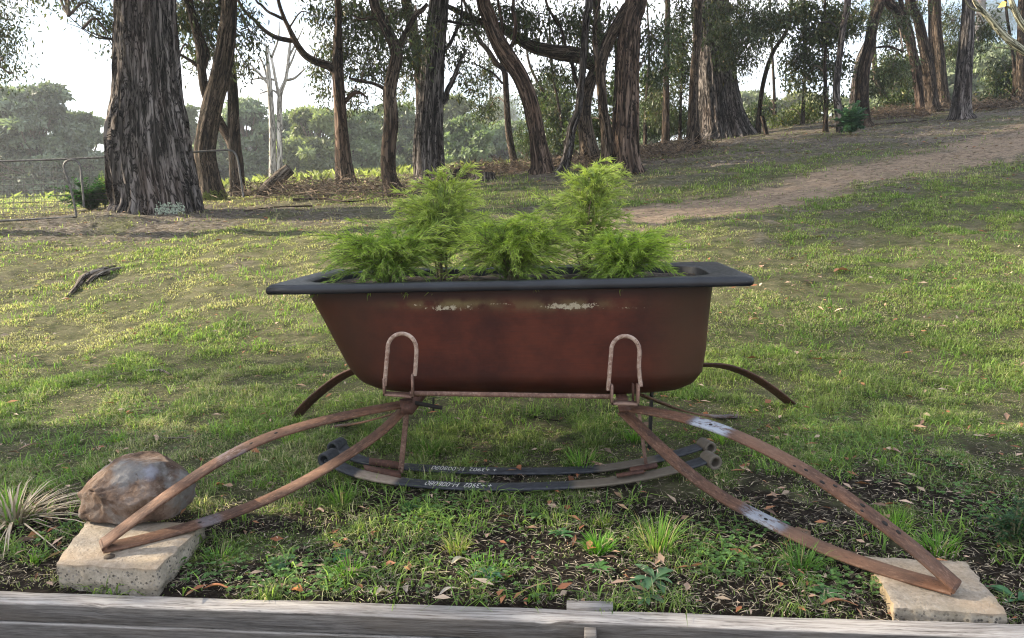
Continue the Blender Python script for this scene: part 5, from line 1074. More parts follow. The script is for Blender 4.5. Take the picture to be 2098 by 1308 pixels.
def block(name, label, top4, h, seed, holes=(), rough=.006, warm=None):
    """top4: world corners (front-left, front-right, back-right, back-left); sides dressed rough"""
    n = 26; c = [Vector(a) for a in top4]; cen = sum(c, Vector()) / 4; e = empty(name, (cen.x, cen.y, cen.z - h), label, 'stone block'); mb = MB()
    s = np.linspace(0, 1, n); S_, T_ = np.meshgrid(s, s)
    A0, B0, C0, D0 = [np.array(list(a)) for a in c]
    Pt = (A0 * ((1 - S_) * (1 - T_))[..., None] + B0 * (S_ * (1 - T_))[..., None] + C0 * (S_ * T_)[..., None] + D0 * ((1 - S_) * T_)[..., None])
    edge = np.minimum.reduce([S_, 1 - S_, T_, 1 - T_]); Pt[..., 2] += (fbm(Pt[..., 0] * 20, Pt[..., 1] * 20, seed, 3) - .5) * .006 - .004 * (edge < .01)
    Pt[..., 0] += (edge < .01) * (fbm(Pt[..., 1] * 26, Pt[..., 0] * 26, seed + 1, 3) - .5) * rough * 2.2; Pt[..., 1] += (edge < .01) * (fbm(Pt[..., 0] * 26 + 5, Pt[..., 1] * 26, seed + 2, 3) - .5) * rough * 2.2
    i = np.arange(n - 1)[:, None] * n; j = np.arange(n - 1)[None, :]; q = np.stack([i + j, i + j + 1, i + n + j + 1, i + n + j], -1).reshape(-1, 4)
    mb.add(Pt.reshape(-1, 3), q=q, c=(0, 0, 0))
    loop = [(0, k) for k in range(n)] + [(k, n - 1) for k in range(1, n)] + [(n - 1, n - 1 - k) for k in range(1, n)] + [(n - 1 - k, 0) for k in range(1, n - 1)]
    L_ = np.array([Pt[a, b] for a, b in loop]); m2 = len(L_); lev = 12; rows = []
    nx_ = np.roll(L_, -1, 0) - np.roll(L_, 1, 0); out = nrm(np.stack([nx_[:, 1], -nx_[:, 0], 0 * nx_[:, 0]], -1)); col = []
    sid = np.concatenate([np.zeros(n), np.ones(n - 1), np.full(n - 1, 2), np.full(n - 2, 3)])
    for k in range(lev + 1):
        f = k / lev; rr_ = (fbm(np.arange(m2) * .35 + seed, np.full(m2, f * 5.), seed + 4, 4) - .5) * rough * 3 * min(1, f * 8); ledge = -.006 * (f > .55) 
        rows.append(L_ + out * (rr_ + ledge)[:, None] - [0, 0, h * f]); w_ = (sid == 3) if warm else (sid == 9); col.append(np.stack([np.where(w_, 0, 1.) * (1 if k else 0), np.where(w_, .85, 0), 0 * sid], -1))  # left side marked to be coloured as if the sun falls on it
    V = np.concatenate(rows); Cc = np.concatenate(col); i = np.arange(lev)[:, None] * m2; j = np.arange(m2)[None, :]; j2 = (j + 1) % m2
    mb.add(V, q=np.stack([i + j, i + m2 + j, i + m2 + j2, i + j2], -1).reshape(-1, 4)[:, :], c=Cc)
    mb.build('stone', M_STONE, e)
    for (hp, r_) in holes:
        mb = MB(); z_ = Vector(hp).z + .0035; vv = [[hp[0] + math.cos(a) * r_, hp[1] + math.sin(a) * r_, z_ + .0005] for a in np.linspace(0, 2 * math.pi, 20, endpoint=False)]; v2 = [[a, b, z_ - .004] for a, b, _ in vv]
        mb.add(vv + v2, q=[[k, 20 + k, 20 + (k + 1) % 20, (k + 1) % 20] for k in range(20)], t=[[0, k, k + 1] for k in range(1, 19)]); mb.build('drill_hole', M_HOLE2, e)
    return e
m, t, p, o = mat('hole_shade'); p.inputs['Base Color'].default_value = (.06, .042, .028, 1); p.inputs['Roughness'].default_value = .9; M_HOLE2 = m
zt = .040
block('sandstone_block', 'squared sandstone block with a drilled hole under the left spring tip and the boulder', [PZ(113, 1153, zt), PZ(319, 1164, zt), PZ(420, 1068, zt), PZ(180, 1066, zt)], .115, 5, holes=[(PZ(224, 1142, zt), .0145)])
zt = -.016
block('sandstone_block', 'broken sandstone slab with yellow sunlight painted on its left edge under the right spring tip', [PZ(1832, 1244, zt), PZ(2062, 1256, zt), PZ(1978, 1148, zt), PZ(1776, 1140, zt)], .12, 9, rough=.010, warm=True)
# boulder: icosphere shaped to the outline, planed facets
import bmesh
bm = bmesh.new(); bmesh.ops.create_icosphere(bm, subdivisions=6, radius=1)
r = np.random.default_rng(3); V = np.array([list(v.co) for v in bm.verts])
pl = [((-.75, -.25, .62), .80), ((.1, -.85, .55), .72), ((.75, -.5, .45), .80), ((.2, .1, 1), .84), ((-.3, -.2, .95), .88), ((.95, -.1, -.2), .86), ((-.2, -1, -.25), .78), ((0, 0, -1), .62), ((-.6, -.7, -.1), .80), ((.5, -.85, -.3), .80), ((-.2, .9, .3), .8), ((.7, .5, .6), .82)]
for (n_, dst) in pl:
    n_ = np.array(n_) / np.linalg.norm(n_); k = V @ n_; over = np.maximum(k - dst, 0); V = V - over[:, None] * n_ * .92
V = V * (1 + .16 * (fbm(V[:, 0] * 2.2 + 4, V[:, 1] * 2.2 + V[:, 2] * 1.7, 91, 4) - .5)[:, None] + .06 * (fbm(V[:, 0] * 9 + 4, V[:, 1] * 9 + V[:, 2] * 8, 92, 4) - .5)[:, None])
crack = np.exp(-((V[:, 2] - .42 - .25 * V[:, 0]) / .018) ** 2) * (V[:, 0] < .05) * (V[:, 0] > -.62) * (V[:, 1] < 0); V = V * (1 - .05 * crack[:, None])
# lower left nose of the stone
nose = np.exp(-(((V[:, 0] + .72) / .3) ** 2 + ((V[:, 2] + .5) / .22) ** 2)); V[:, 0] -= .20 * nose; V[:, 2] -= .06 * nose
sx_, sy_, sz_ = .182, .155, .155
bz = PZ(275, 1088, .045); cen = Vector((PZ(272, 1075, .045).x, 2.36, 0)); 
V = V * [sx_, sy_, sz_]; minz = V[:, 2].min(); maxz = V[:, 2].max()
tgt_top = P(285, 937, 2.36).z; tgt_bot = .043; V[:, 2] = (V[:, 2] - minz) / (maxz - minz) * (tgt_top - tgt_bot) + tgt_bot
cx0 = P(271, 1000, 2.33).x; xs = V[:, 0]; V[:, 0] = cx0 + (xs - (xs.min() + xs.max()) / 2) / (xs.max() - xs.min()) * (236 / FPX * 2.33); V[:, 1] += 2.355
F = np.array([[v.index for v in f.verts] for f in bm.faces]); bm.free()
m, t, p, o = mat('boulder_stone'); v = N(t, 'ShaderNodeTexCoord').outputs['Object']; gpos = attr(t, 'bk')
f = noise(t, gpos, 42, 6, .75); g = noise(t, gpos, 11, 5, .65); b = noise(t, gpos, 7, 4, .55)
c = ramp(t, g, [(.36, (.062, .043, .034)), (.47, (.135, .092, .070)), (.56, (.19, .145, .12)), (.68, (.26, .22, .195))])
c = mixc(t, ramp(t, b, [(.50, g3(0)), (.58, g3(.85))]), c, mixc(t, f, (.11, .108, .106), (.27, .265, .265)))
c = mixc(t, ramp(t, f, [(.58, g3(0)), (.74, g3(.6))]), c, (.38, .35, .32)); c = mixc(t, ramp(t, f, [(.30, g3(.8)), (.40, g3(0))]), c, (.07, .045, .035))
pp_ = P(300, 960, 2.26); mp_ = N(t, 'ShaderNodeVectorMath', operation='DISTANCE'); lk(t, gpos, mp_.inputs[0]); mp_.inputs[1].default_value = pp_
c = mixc(t, ramp(t, mth(t, 'ADD', mp_.outputs['Value'], mth(t, 'MULTIPLY', g, .05)), [(.060, g3(.75)), (.075, g3(0))]), c, (.27, .28, .34))
lk(t, c, p.inputs['Base Color']); p.inputs['Roughness'].default_value = 1; p.inputs['Specular IOR Level'].default_value = .08; bump(t, p, mth(t, 'MULTIPLY_ADD', f, .6, g), 1, .014)
mb = MB(); mb.add(V, t=F, c=(0, 0, 0)); tag(mb.build('boulder', m, None, True), 'rounded brown and grey boulder sitting on the left sandstone block behind the spring', 'boulder')
# ------------------------------------------------------------------ weeds and tufts near the wall
def tuft(px, py, label, n, h, spread, seed, col=((.11, .24, .03), (.24, .38, .06)), w_=.0034, cat='grass tuft', name='grass_tuft', dead=.12, group='grass tufts in the garden bed', lean=(.2, 1.0), mt=None):
    b = G(px, py); r = np.random.default_rng(seed); e_n = n; th = r.uniform(0, 2 * math.pi, n); q_ = spread * .35 * r.random(n) ** .7
    x = b.x + np.cos(th) * q_; y = b.y + np.sin(th) * q_; a = r.random(n)[:, None]; c = np.array(col[0]) * (1 - a) + np.array(col[1]) * a; dd_ = r.random(n) < dead; c[dd_] = [.42, .35, .2]
    mb = MB(); mb_len = lean[0] + r.random(n) * (lean[1] - lean[0]); D = np.stack([np.cos(th), np.sin(th), 0 * th], -1)
    H = h * (.5 + .55 * r.random(n)); Pt = np.stack([x, y, np.full(n, b.z - .003)], -1)
    # three segment arching blades
    Sd = np.stack([-D[:, 1], D[:, 0], 0 * th], -1); ph = r.uniform(-.8, .8, n); Sd = nrm(Sd * np.cos(ph)[:, None] + D * np.sin(ph)[:, None]); W = (w_ * (.6 + .8 * r.random(n)))[:, None]; V = []
    for k, f in enumerate((0, .35, .7, 1.0)):
        pz = H * (f - .45 * mb_len * f ** 2.2 * .9); pr = H * mb_len * f ** 1.5; c0 = Pt + D * pr[:, None] + np.stack([0 * pz, 0 * pz, np.maximum(pz, .004 * f)], -1); ww = (1, .9, .6, .04)[k]; V += [c0 - Sd * W * ww / 2, c0 + Sd * W * ww / 2]
    V = np.stack(V, 1); q = (np.arange(n)[:, None, None] * 8 + np.array([[0, 1, 3, 2], [2, 3, 5, 4], [4, 5, 7, 6]])[None]).reshape(-1, 4)
    cc = np.repeat(c[:, None], 8, 1) * np.array([.55, .55, .9, .9, 1.1, 1.1, 1.3, 1.3])[None, :, None]; mb.add(V.reshape(-1, 3), q=q, c=cc.reshape(-1, 3))
    o = mb.build(name, mt or M_GRASS); return tag(o, label, cat, group)
TF = [(1225, 1130, 'dense dark green tuft of grass below the right rail, left of the taller one', 150, .085, .10, ((.05, .16, .02), (.16, .34, .04)), .05),
 (1345, 1128, 'tallest spiky green grass tuft, between the right front spring and the rail', 90, .17, .13, ((.09, .20, .03), (.22, .36, .07)), .15),
 (935, 1130, 'pale yellow green tuft with dead straw round its foot, centre of the bed', 90, .075, .10, ((.22, .30, .06), (.40, .45, .12)), .4),
 (700, 1030, 'green tuft just below the left end of the front rail', 80, .10, .12, ((.10, .22, .03), (.20, .34, .06)), .1),
 (715, 1180, 'bright upright tuft left of centre above the wall', 70, .09, .10, ((.12, .28, .03), (.24, .42, .07)), .1),
 (1640, 1165, 'arching dark green tuft beside the left corner of the right sandstone slab', 110, .11, .13, ((.06, .14, .03), (.14, .27, .06)), .1),
 (1235, 1075, 'small yellowish tuft under the right end of the front rail', 60, .06, .09, ((.2, .28, .05), (.36, .44, .12)), .3),
 (1190, 960, 'lush tuft growing up against the back rail, right of centre', 90, .12, .16, ((.09, .21, .03), (.20, .36, .06)), .1),
 (880, 930, 'wide green tuft behind the rails, left of centre', 90, .09, .18, ((.08, .20, .03), (.17, .32, .05)), .1),
 (1300, 905, 'tuft growing between the waste pipe and the right post', 80, .10, .14, ((.08, .20, .03), (.18, .34, .05)), .1),
 (600, 905, 'bright tuft beneath the left front spring', 80, .06, .12, ((.14, .28, .03), (.28, .42, .08)), .1),
 (240, 905, 'bright tuft behind the boulder at the left', 80, .055, .14, ((.16, .30, .04), (.30, .44, .09)), .1),
 (1830, 1085, 'wide green tuft right of the long right spring', 100, .09, .14, ((.12, .27, .03), (.25, .42, .07)), .1),
 (1920, 1130, 'leafy tuft behind the right sandstone slab', 110, .09, .15, ((.09, .22, .03), (.2, .36, .06)), .1),
 (70, 1150, 'low green tuft at the left edge in front of the dead clump', 80, .06, .12, ((.10, .22, .03), (.2, .34, .06)), .15),
 (450, 1150, 'grass tuft right of the left sandstone block', 80, .08, .13, ((.08, .18, .03), (.2, .34, .07)), .15),
 (1000, 1170, 'broad low green tuft in the middle of the bed above the wall', 140, .055, .22, ((.08, .22, .03), (.2, .38, .05)), .05),
 (1480, 905, 'tuft beside the spring eyes at the right end of the rails', 80, .08, .14, ((.14, .26, .04), (.28, .42, .09)), .15)]
for k, (px, py, lab, n, h, sp_, col, dead) in enumerate(TF): tuft(px, py, lab, int(n * 1.3), h * .8, sp_, 700 + k, col, dead=dead)
o = tuft(30, 1075, 'clump of long dead straw coloured strappy leaves at the left edge of the bed', 120, .19, .12, 730, ((.22, .175, .125), (.44, .37, .29)), .007, 'dead plant', 'dead_clump', 0, None, (.4, 3.2), M_LITTER)
tuft(20, 1075, 'few living green blades standing inside the dead straw clump', 10, .22, .08, 731, ((.09, .18, .04), (.18, .28, .07)), .006, 'grass tuft', 'grass_tuft', 0, None, (.1, .8))
def rosette(px, py, label, n, ln, wd, seed, col, cat='weed', name='rosette_weed', lob=False, group='leafy weeds in the garden bed'):
    b = G(px, py); r = np.random.default_rng(seed); mb = MB()
    for k in range(n):
        a = 2 * math.pi * (k * .382) + r.normal(0, .15); d = np.array([math.cos(a), math.sin(a), 0]); s = np.array([-d[1], d[0], 0]); l_ = ln * r.uniform(.6, 1.1); rise = r.uniform(.15, .75); m_ = 9; V = []; C_ = []
        for i in range(m_):
            f = i / (m_ - 1); c = np.array(list(b)) + d * l_ * f * (1 - .2 * rise) + np.array([0, 0, .006 + l_ * rise * (f - .85 * f * f)]); w_ = wd * l_ / ln * (math.sin(math.pi * min(1, f * .93 + .07)) ** .8) * (.25 + .75 * min(1, f * 2.2)) * (1 + (.35 * math.sin(f * 26 + k) if lob else 0))
            V += [c - s * w_ / 2 + [0, 0, w_ * .22], c, c + s * w_ / 2 + [0, 0, w_ * .22]]; cc = np.array(col) * r.uniform(.85, 1.15) * (.8 + .3 * f); C_ += [cc, cc * 1.25, cc]
        q = [[i * 3 + e, i * 3 + e + 1, i * 3 + e + 4, i * 3 + e + 3] for i in range(m_ - 1) for e in (0, 1)]; mb.add(V, q=q, c=np.array(C_))
    return tag(mb.build(name, M_GRASS, None, True), label, cat, group)
RW = [(1342, 1192, 'large grey green weed with broad pointed leaves lying open on the soil near the wall', 9, .095, .026, (.10, .19, .10)),
 (1318, 1222, 'broad leaved grey green weed drooping over the wall top', 8, .085, .026, (.09, .18, .10)),
 (1100, 1062, 'small leafy weed on the dark soil under the front rail', 8, .045, .018, (.12, .22, .08)),
 (840, 1045, 'dark green rosette of rounded leaves below the stencilled rail', 14, .05, .016, (.06, .17, .06)),
 (985, 965, 'light green starry weed growing between the two rails', 12, .032, .010, (.14, .27, .09)),
 (575, 1160, 'low bluish leafy weed left of centre by the wall', 12, .06, .016, (.10, .2, .10)),
 (700, 1145, 'lobed weed left of centre, darker than the grass round it', 12, .055, .022, (.07, .19, .09)),
 (1150, 1100, 'narrow leaved weed beside the dense dark green tuft', 10, .05, .014, (.09, .2, .08)),
 (1225, 1170, 'jagged leaved weed above the timber offcut', 12, .055, .014, (.10, .22, .07)),
 (1690, 1222, 'upright broad leaved weed left of the right sandstone slab', 8, .055, .017, (.10, .22, .08)),
 (2085, 1235, 'broad leaved weed at the lower right corner reaching over the wall', 7, .085, .024, (.08, .19, .09)),
 (1000, 1185, 'bluish lobed weed in the broad low green tuft', 14, .06, .022, (.09, .2, .12)),
 (1590, 1080, 'flat weed just below the middle of the lower right spring', 10, .05, .017, (.07, .17, .07)),
 (250, 1050, 'dark weed half hidden under the boulder nose', 10, .05, .02, (.05, .15, .04))]
for k, (px, py, lab, n, ln, wd, col) in enumerate(RW): rosette(px, py, lab, n, ln, wd, 800 + k, col, lob=k in (6, 8, 11))
# clover like ground cover in front
mb = MB(); n = 1700; r = np.random.default_rng(77); px_ = []
cl = [(680, 1180, .16), (600, 1190, .10), (1010, 1180, .20), (150, 1090, .16), (460, 1180, .12), (1500, 1120, .12), (1480, 1160, .08), (1700, 1190, .1), (2080, 1080, .14), (1960, 1010, .2), (880, 1060, .1), (300, 880, .3), (1750, 900, .3)]
for (a, b, rad) in cl:
    g_ = G(a, b); k = int(n / len(cl)); th = r.uniform(0, 6.28, k); q_ = rad * 1.35 * r.random(k) ** .75; x = g_.x + np.cos(th) * q_; y = g_.y + np.sin(th) * q_
    ok = ((x - A.x) * -wn.x + (y - A.y) * -wn.y) > .02; x, y, th = x[ok], y[ok], th[ok]; k = len(x)
    z = ground(x, y) + .008 + .022 * r.random(k)
    for s in range(3):
        an = th * 3 + s * 2.1; D = np.stack([np.cos(an), np.sin(an), .25 + 0 * an], -1); leaves(mb, np.stack([x, y, z], -1), D, nrm(np.stack([r.normal(0, .5, k), r.normal(0, .5, k), 1 + 0 * x], -1)), .007 + .007 * r.random(k), .008 + .005 * r.random(k), np.array([.11, .20, .065]) * (.7 + .7 * r.random(k))[:, None], bend=.1)
tag(mb.build('clover', M_GRASS), 'patches of small clover like leaves creeping over the soil', 'ground cover', kind='stuff')
# seeds and pale grit on the bare soil
mb = MB(); n = 2600; r = np.random.default_rng(78); y = np.exp(r.uniform(math.log(1.7), math.log(2.9), n)); x = r.uniform(-.75, .75, n) * y; ok = (masks(x, y)[0] > .2) & (((x - A.x) * -wn.x + (y - A.y) * -wn.y) > .02); x, y = x[ok], y[ok]; n = len(x); z = ground(x, y) + .008; a = r.uniform(0, 6.28, n); l_ = .003 + .005 * r.random(n) ** 2
g_ = np.stack([x, y, z], -1); D = np.stack([np.cos(a), np.sin(a), 0 * a], -1); sticks(mb, g_, g_ + D * l_[:, None], .0016 + 0 * l_, .0010 + 0 * l_, c=np.array([.62, .52, .36]) * (.4 + .8 * r.random(n))[:, None], m=4)
tag(mb.build('pale_grit', M_LITTER), 'pale seeds and chips scattered on the dark soil', 'grit', kind='stuff')
# ------------------------------------------------------------------ single fallen leaves and sticks
def big_leaf(px, py, ln, wd, ang, col, label, seed, curl=.25, lift=.012):
    b = G(px, py); r = np.random.default_rng(seed); m_ = 13; mb = MB(); d = np.array([math.cos(ang), math.sin(ang), 0]); s = np.array([-d[1], d[0], 0]); V = []; C_ = []
    for i in range(m_):
        f = i / (m_ - 1); bend = math.sin(f * math.pi) * curl; c = np.array(list(b)) + d * ln * (f - .5) + s * ln * .12 * math.sin(f * 3) + [0, 0, lift + ln * bend * .3]; w_ = wd * math.sin(math.pi * (f * .96 + .02)) ** .7
        for e in (-1, -.5, 0, .5, 1): V.append(c + s * w_ / 2 * e + [0, 0, abs(e) * w_ * (.25 + .2 * math.sin(5 * f + e)) ]); C_.append(np.array(col) * (.8 + .3 * r.random()) * (1.2 if e == 0 else 1))
    q = [[i * 5 + e, i * 5 + e + 1, i * 5 + e + 6, i * 5 + e + 5] for i in range(m_ - 1) for e in range(4)]; mb.add(V, q=q, c=np.array(C_)); return tag(mb.build('fallen_leaf', M_LITTER, None, True), label, 'leaf', 'larger fallen leaves near the wall')
BL = [(445, 1216, .095, .018, -.15, (.36, .15, .07), 'long orange brown leaf at the wall, right of the left sandstone block'), (612, 1218, .055, .028, 2.4, (.38, .16, .06), 'curled orange leaf by the wall left of centre'), (568, 1216, .045, .035, .3, (.52, .42, .26), 'pale ribbed tan leaf by the wall left of centre'),
 (622, 1040, .055, .028, 1.3, (.42, .25, .18), 'upright pinkish leaf below the left end of the front rail'), (655, 1055, .04, .024, -.4, (.50, .32, .25), 'pink tan leaf lying right of the upright pinkish one'), (450, 1002, .05, .024, .1, (.45, .17, .07), 'bright orange leaf between the two left front springs'),
 (945, 1160, .07, .032, .3, (.40, .36, .26), 'grey tan leaf in the centre of the bed'), (785, 1226, .05, .034, .2, (.52, .42, .30), 'wide beige leaf beside the wall centre left'), (835, 1215, .05, .020, 1.6, (.40, .33, .28), 'small grey leaf tip standing up near the wall centre'),
 (315, 905, .11, .022, -.9, (.52, .36, .28), 'long pink tan bark like leaf bent over a twig behind the boulder'), (1000, 1105, .03, .022, 1.2, (.50, .34, .26), 'little pink leaf right of the pale tuft'), (925, 1222, .08, .02, .35, (.46, .40, .33), 'long pale leaf near the wall centre'),
 (1720, 1250, .11, .022, -.1, (.32, .16, .09), 'brown leaf heap against the wall left of the right slab'), (1120, 1218, .15, .010, -.05, (.34, .22, .14), 'long thin curled brown leaf above the timber offcut'), (70, 922, .13, .018, .55, (.40, .26, .20), 'long brown leaf in the grass above the dead clump'),
 (530, 777, .055, .022, .2, (.48, .30, .24), 'pale leaf on the lawn left of the bathtub'), (1725, 560, .16, .05, .2, (.48, .22, .12), 'orange leaf pile on the lawn right of the bathtub'), (1545, 660, .10, .035, .4, (.50, .32, .20), 'hand shaped tan leaf close to the right end of the rim'),
 (1833, 930, .07, .022, 1.9, (.42, .27, .22), 'pinkish leaf right of the long right spring'), (1605, 752, .075, .03, .3, (.46, .34, .28), 'grey tan leaf above the rear right spring'), (1270, 838, .05, .02, 0, (.46, .32, .24), 'little tan leaf behind the right hub'), (660, 600, .05, .02, 0, (.42, .26, .2), 'small leaf near the left end of the rim')]
for k, (px, py, ln, wd, an, col, lab) in enumerate(BL): big_leaf(px, py, ln * .85, wd * .85, an, col, lab, 900 + k)
def stick(pxs, r0, label, mt=None, cat='stick', name='fallen_stick', lift=.01, group='sticks lying on the ground'):
    pts = []
    for k, (px, py) in enumerate(pxs): g_ = G(px, py); pts.append((g_.x, g_.y, g_.z + lift, r0 * (1 - .6 * k / max(1, len(pxs) - 1))))
    mb = MB(); tube(mb, pts, 24, 8, .1, int(pxs[0][0])); return tag(mb.build(name, mt or M_STUMP, None, True), label, cat, group)
stick([(300, 765), (330, 763), (352, 772), (372, 778)], .009, 'crooked pale stick on the lawn left of the bathtub')
stick([(322, 903), (360, 902), (390, 901)], .006, 'short straight twig behind the boulder')
stick([(468, 1110), (510, 1080), (545, 1062)], .006, 'dark twig crossing the soil right of the left sandstone block', M_BARK_DARK)
stick([(1200, 1195), (1230, 1180), (1260, 1150)], .0035, 'thin forked twig on the soil right of centre', M_BARK_DARK)
stick([(650, 870), (700, 868), (740, 860)], .006, 'grey twig under the rear left spring')
stick([(1085, 855), (1110, 862), (1150, 868)], .006, 'dark curved stick behind the rails', M_BARK_DARK)
stick([(600, 414), (660, 412), (712, 418), (760, 414)], .022, 'long dead branch lying below the straight reddish brown trunk', M_BARK_DARK, lift=.03)
stick([(640, 425), (560, 428), (500, 436)], .014, 'thin dead branch lying on the lawn right of the huge trunk', M_BARK_DARK, lift=.02)
stick([(1700, 262), (1830, 255), (1900, 250)], .03, 'long pale dead branch lying on the litter before the triple trunks', M_STUMP, lift=.03)
stick([(1470, 262), (1500, 245), (1520, 232)], .02, 'thin dead branch leaning on the foot of the widest trunk', M_STUMP, lift=.15)
# exposed root and leaning log, stumps
b = [G(140, 610), G(160, 588), G(175, 572), G(205, 558), G(240, 547)]
mb = MB(); tube(mb, [(*a[:2], a.z + .012, w_) for a, w_ in zip(b, (.012, .026, .036, .030, .012))], 46, 16, .25, 5); tube(mb, [(b[1].x + .05, b[1].y + .05, b[1].z + .02, .02), (b[2].x + .10, b[2].y + .02, b[2].z + .03, .03), (b[3].x + .12, b[3].y, b[3].z + .02, .02), (b[4].x + .1, b[4].y, b[4].z, .01)], 30, 12, .25, 8)
tag(mb.build('exposed_root', M_STUMP, None, True), 'grey gnarled tree root surfacing through the lawn on the left', 'root')
g_ = G(532, 402); dd = g_.y; mb = MB(); tube(mb, [(*P(528, 404, dd), .05), (*P(545, 388, dd), .10), (*P(570, 366, dd), .11), (*P(594, 346, dd), .10)], 40, 30, .22, 9); tag(mb.build('leaning_log', M_STUMP, None, True), 'weathered split log leaning up to the right beyond the leaning trunks', 'log')
for (px, py, w_, h_, lab, sd) in ((990, 372, 46, 16, 'low grey sawn stump right of the silvery grey trunk', 21), (2029, 212, 18, 28, 'pale short stump high on the slope near the right edge', 22), (936, 368, 50, 20, 'dark rotten stump hard against the right foot of the silvery grey trunk', 23)):
    g_ = G(px, py); k = g_.y / FPX; rr_ = w_ / 2 * k; mb = MB(); tube(mb, [(g_.x, g_.y, g_.z - .1, rr_ * 1.25), (g_.x, g_.y, g_.z + h_ * k * .5, rr_ * 1.02), (g_.x + .01, g_.y, g_.z + h_ * k, rr_ * .95), (g_.x + .01, g_.y, g_.z + h_ * k + .01, rr_ * .8)], 16, 40, .16, sd, flare=(.15, .3))
    tag(mb.build('tree_stump', M_STUMP if sd != 23 else M_BARK_DARK, None, True), lab, 'stump')
g_ = G(1570, 277); mb = MB(); tube(mb, [(*P(1571, 280, g_.y), .06), (*P(1566, 258, g_.y), .055), (*P(1561, 238, g_.y), .05)], 14, 14, .15, 31); tag(mb.build('burnt_stump', M_BARK_DARK, None, True), 'small black leaning stump beside the thin curving sapling', 'stump')
# lichen patch and moss at the tree feet
# ------------------------------------------------------------------ fern bush, dry brush
def bush(px, py, label, n, rx, rz_, seed, col, name='bush', cat='bush', mt=None, leaf=(.05, .016), d=None, group=None):
    b = G(px, py); r = np.random.default_rng(seed); e = empty(name, b, label, cat, group); lv, tw = MB(), MB(); c0 = np.array(list(b))
    for k in range(n):
        a = r.uniform(0, 2 * math.pi); el = r.uniform(.25, 1.2); ln = r.uniform(.5, 1); tip = c0 + [math.cos(a) * rx * ln * math.cos(el), math.sin(a) * rx * .8 * ln * math.cos(el), rz_ * ln * math.sin(el)]
        pth = crv([c0, (c0 + tip) / 2 + [0, 0, rz_ * .18], tip], 12); sticks(tw, pth[:-1], pth[1:], .004, .003, m=3, c=(.8, 1, .6)); tg = nrm(np.gradient(pth, axis=0)); sd = nrm(np.cross(tg, [0, 0, 1.]))
        for s in (-1, 1):
            P0 = np.repeat(pth[2:], 3, 0) + r.normal(0, .006, (30, 3)); D = np.repeat(sd[2:] * s + tg[2:] * .5, 3, 0) + r.normal(0, .25, (30, 3)); leaves(lv, P0, D, np.tile([0, 0, 1.], (30, 1)), leaf[0] * (1.2 - np.repeat(np.linspace(.2, 1, 10), 3) * .6), leaf[1], np.array(col) * (.6 + .8 * r.random(30))[:, None], bend=.04)
    tw.build('stem', M_TWIG, e); lv.build('foliage', mt or M_GRASS, e); return e
bush(186, 434, 'dark green ferny bush against the left foot of the huge furrowed trunk', 90, .62, .55, 41, (.045, .12, .05), 'fern_bush', leaf=(.09, .03))
bush(216, 430, 'yellow green sprig standing between the fern bush and the huge trunk', 12, .2, .75, 42, (.20, .27, .07), 'fern_bush', leaf=(.07, .02))
bush(1742, 278, 'small blue green bush at the foot of the pale leaning trunk on the right slope', 40, .45, .75, 43, (.08, .16, .12), 'small_bush', leaf=(.14, .06))
bush(2075, 1120, 'fine leaved dark shrub seedling near the lower right corner', 18, .10, .20, 44, (.05, .11, .05), 'seedling', 'seedling', leaf=(.02, .006))
# dry brush along the foot of the trees
mb = MB(); r = np.random.default_rng(90); n = 9000; u = r.uniform(0, 1, n); segs = [(520, 402, 840, 396, .9), (900, 372, 1080, 350, .7), (1300, 330, 1440, 305, .9), (1340, 285, 1420, 280, .9), (1560, 262, 1730, 268, .6), (1790, 245, 1870, 235, .6), (1950, 225, 2098, 222, .8), (1100, 348, 1200, 345, .5)]
px_, py_ = [], []
A_s, B_s, cc_ = [], [], []
for (x0, y0, x1, y1, wt) in segs:
    k = int(n / len(segs) * wt); f = r.random(k); a = G(x0, y0); b = G(x1, y1); x = a.x + (b.x - a.x) * f + r.normal(0, .2, k); y = a.y + (b.y - a.y) * f + r.normal(0, .7, k); z = ground(x, y); th = r.uniform(0, 6.28, k); el = r.uniform(-.1, .8, k) ** 1; ln = .12 + .3 * r.random(k) ** 2
    p0 = np.stack([x, y, z + .05 + .18 * r.random(k) ** 2], -1); D = np.stack([np.cos(th) * np.cos(el), np.sin(th) * np.cos(el), np.sin(el) - .1], -1); A_s.append(p0); B_s.append(p0 + D * ln[:, None]); cc_.append(np.array([1.05, .95, .85]) * (.35 + 1.4 * r.random(k) ** 1.6)[:, None])
    lq = r.random(k) < .5; leaves(mb, (p0 + D * ln[:, None] * .5)[lq], r.normal(0, 1, (lq.sum(), 3)), r.normal(0, 1, (lq.sum(), 3)), .08, .035, np.array([1.1, .95, .75]) * (.35 + 1.2 * r.random(lq.sum()))[:, None])
sticks(mb, np.concatenate(A_s), np.concatenate(B_s), .006, .003, c=np.concatenate(cc_), m=3)
tag(mb.build('dry_brush', M_TWIG), 'brown tangle of dead bracken and twigs under the trees', 'undergrowth', kind='stuff')
mb = MB(); n = 26000; r = np.random.default_rng(93); px0 = r.uniform(-500, 1250, n); dd_ = r.uniform(60, 68, n); x = (px0 - CX) / FPX * dd_; z = ground(x, dd_); hh = 1.2 + 3.2 * fbm(x * .22, dd_ * 0, 6, 3)
pt = np.stack([x, dd_, z + hh * r.random(n)], -1); cl_ = .4 + .9 * vn(x * 1.1, pt[:, 2] * 1.3, 8)
leaves(mb, pt, r.normal(0, 1, (n, 3)), r.normal(0, 1, (n, 3)), .45, .22, np.array([1, 1, 1.]) * (cl_ * (.6 + .6 * r.random(n)))[:, None])
tag(mb.build('far_scrub', M_GUM_FAR), 'low far scrub filling the foot of the distant gums', 'scrub', kind='stuff')
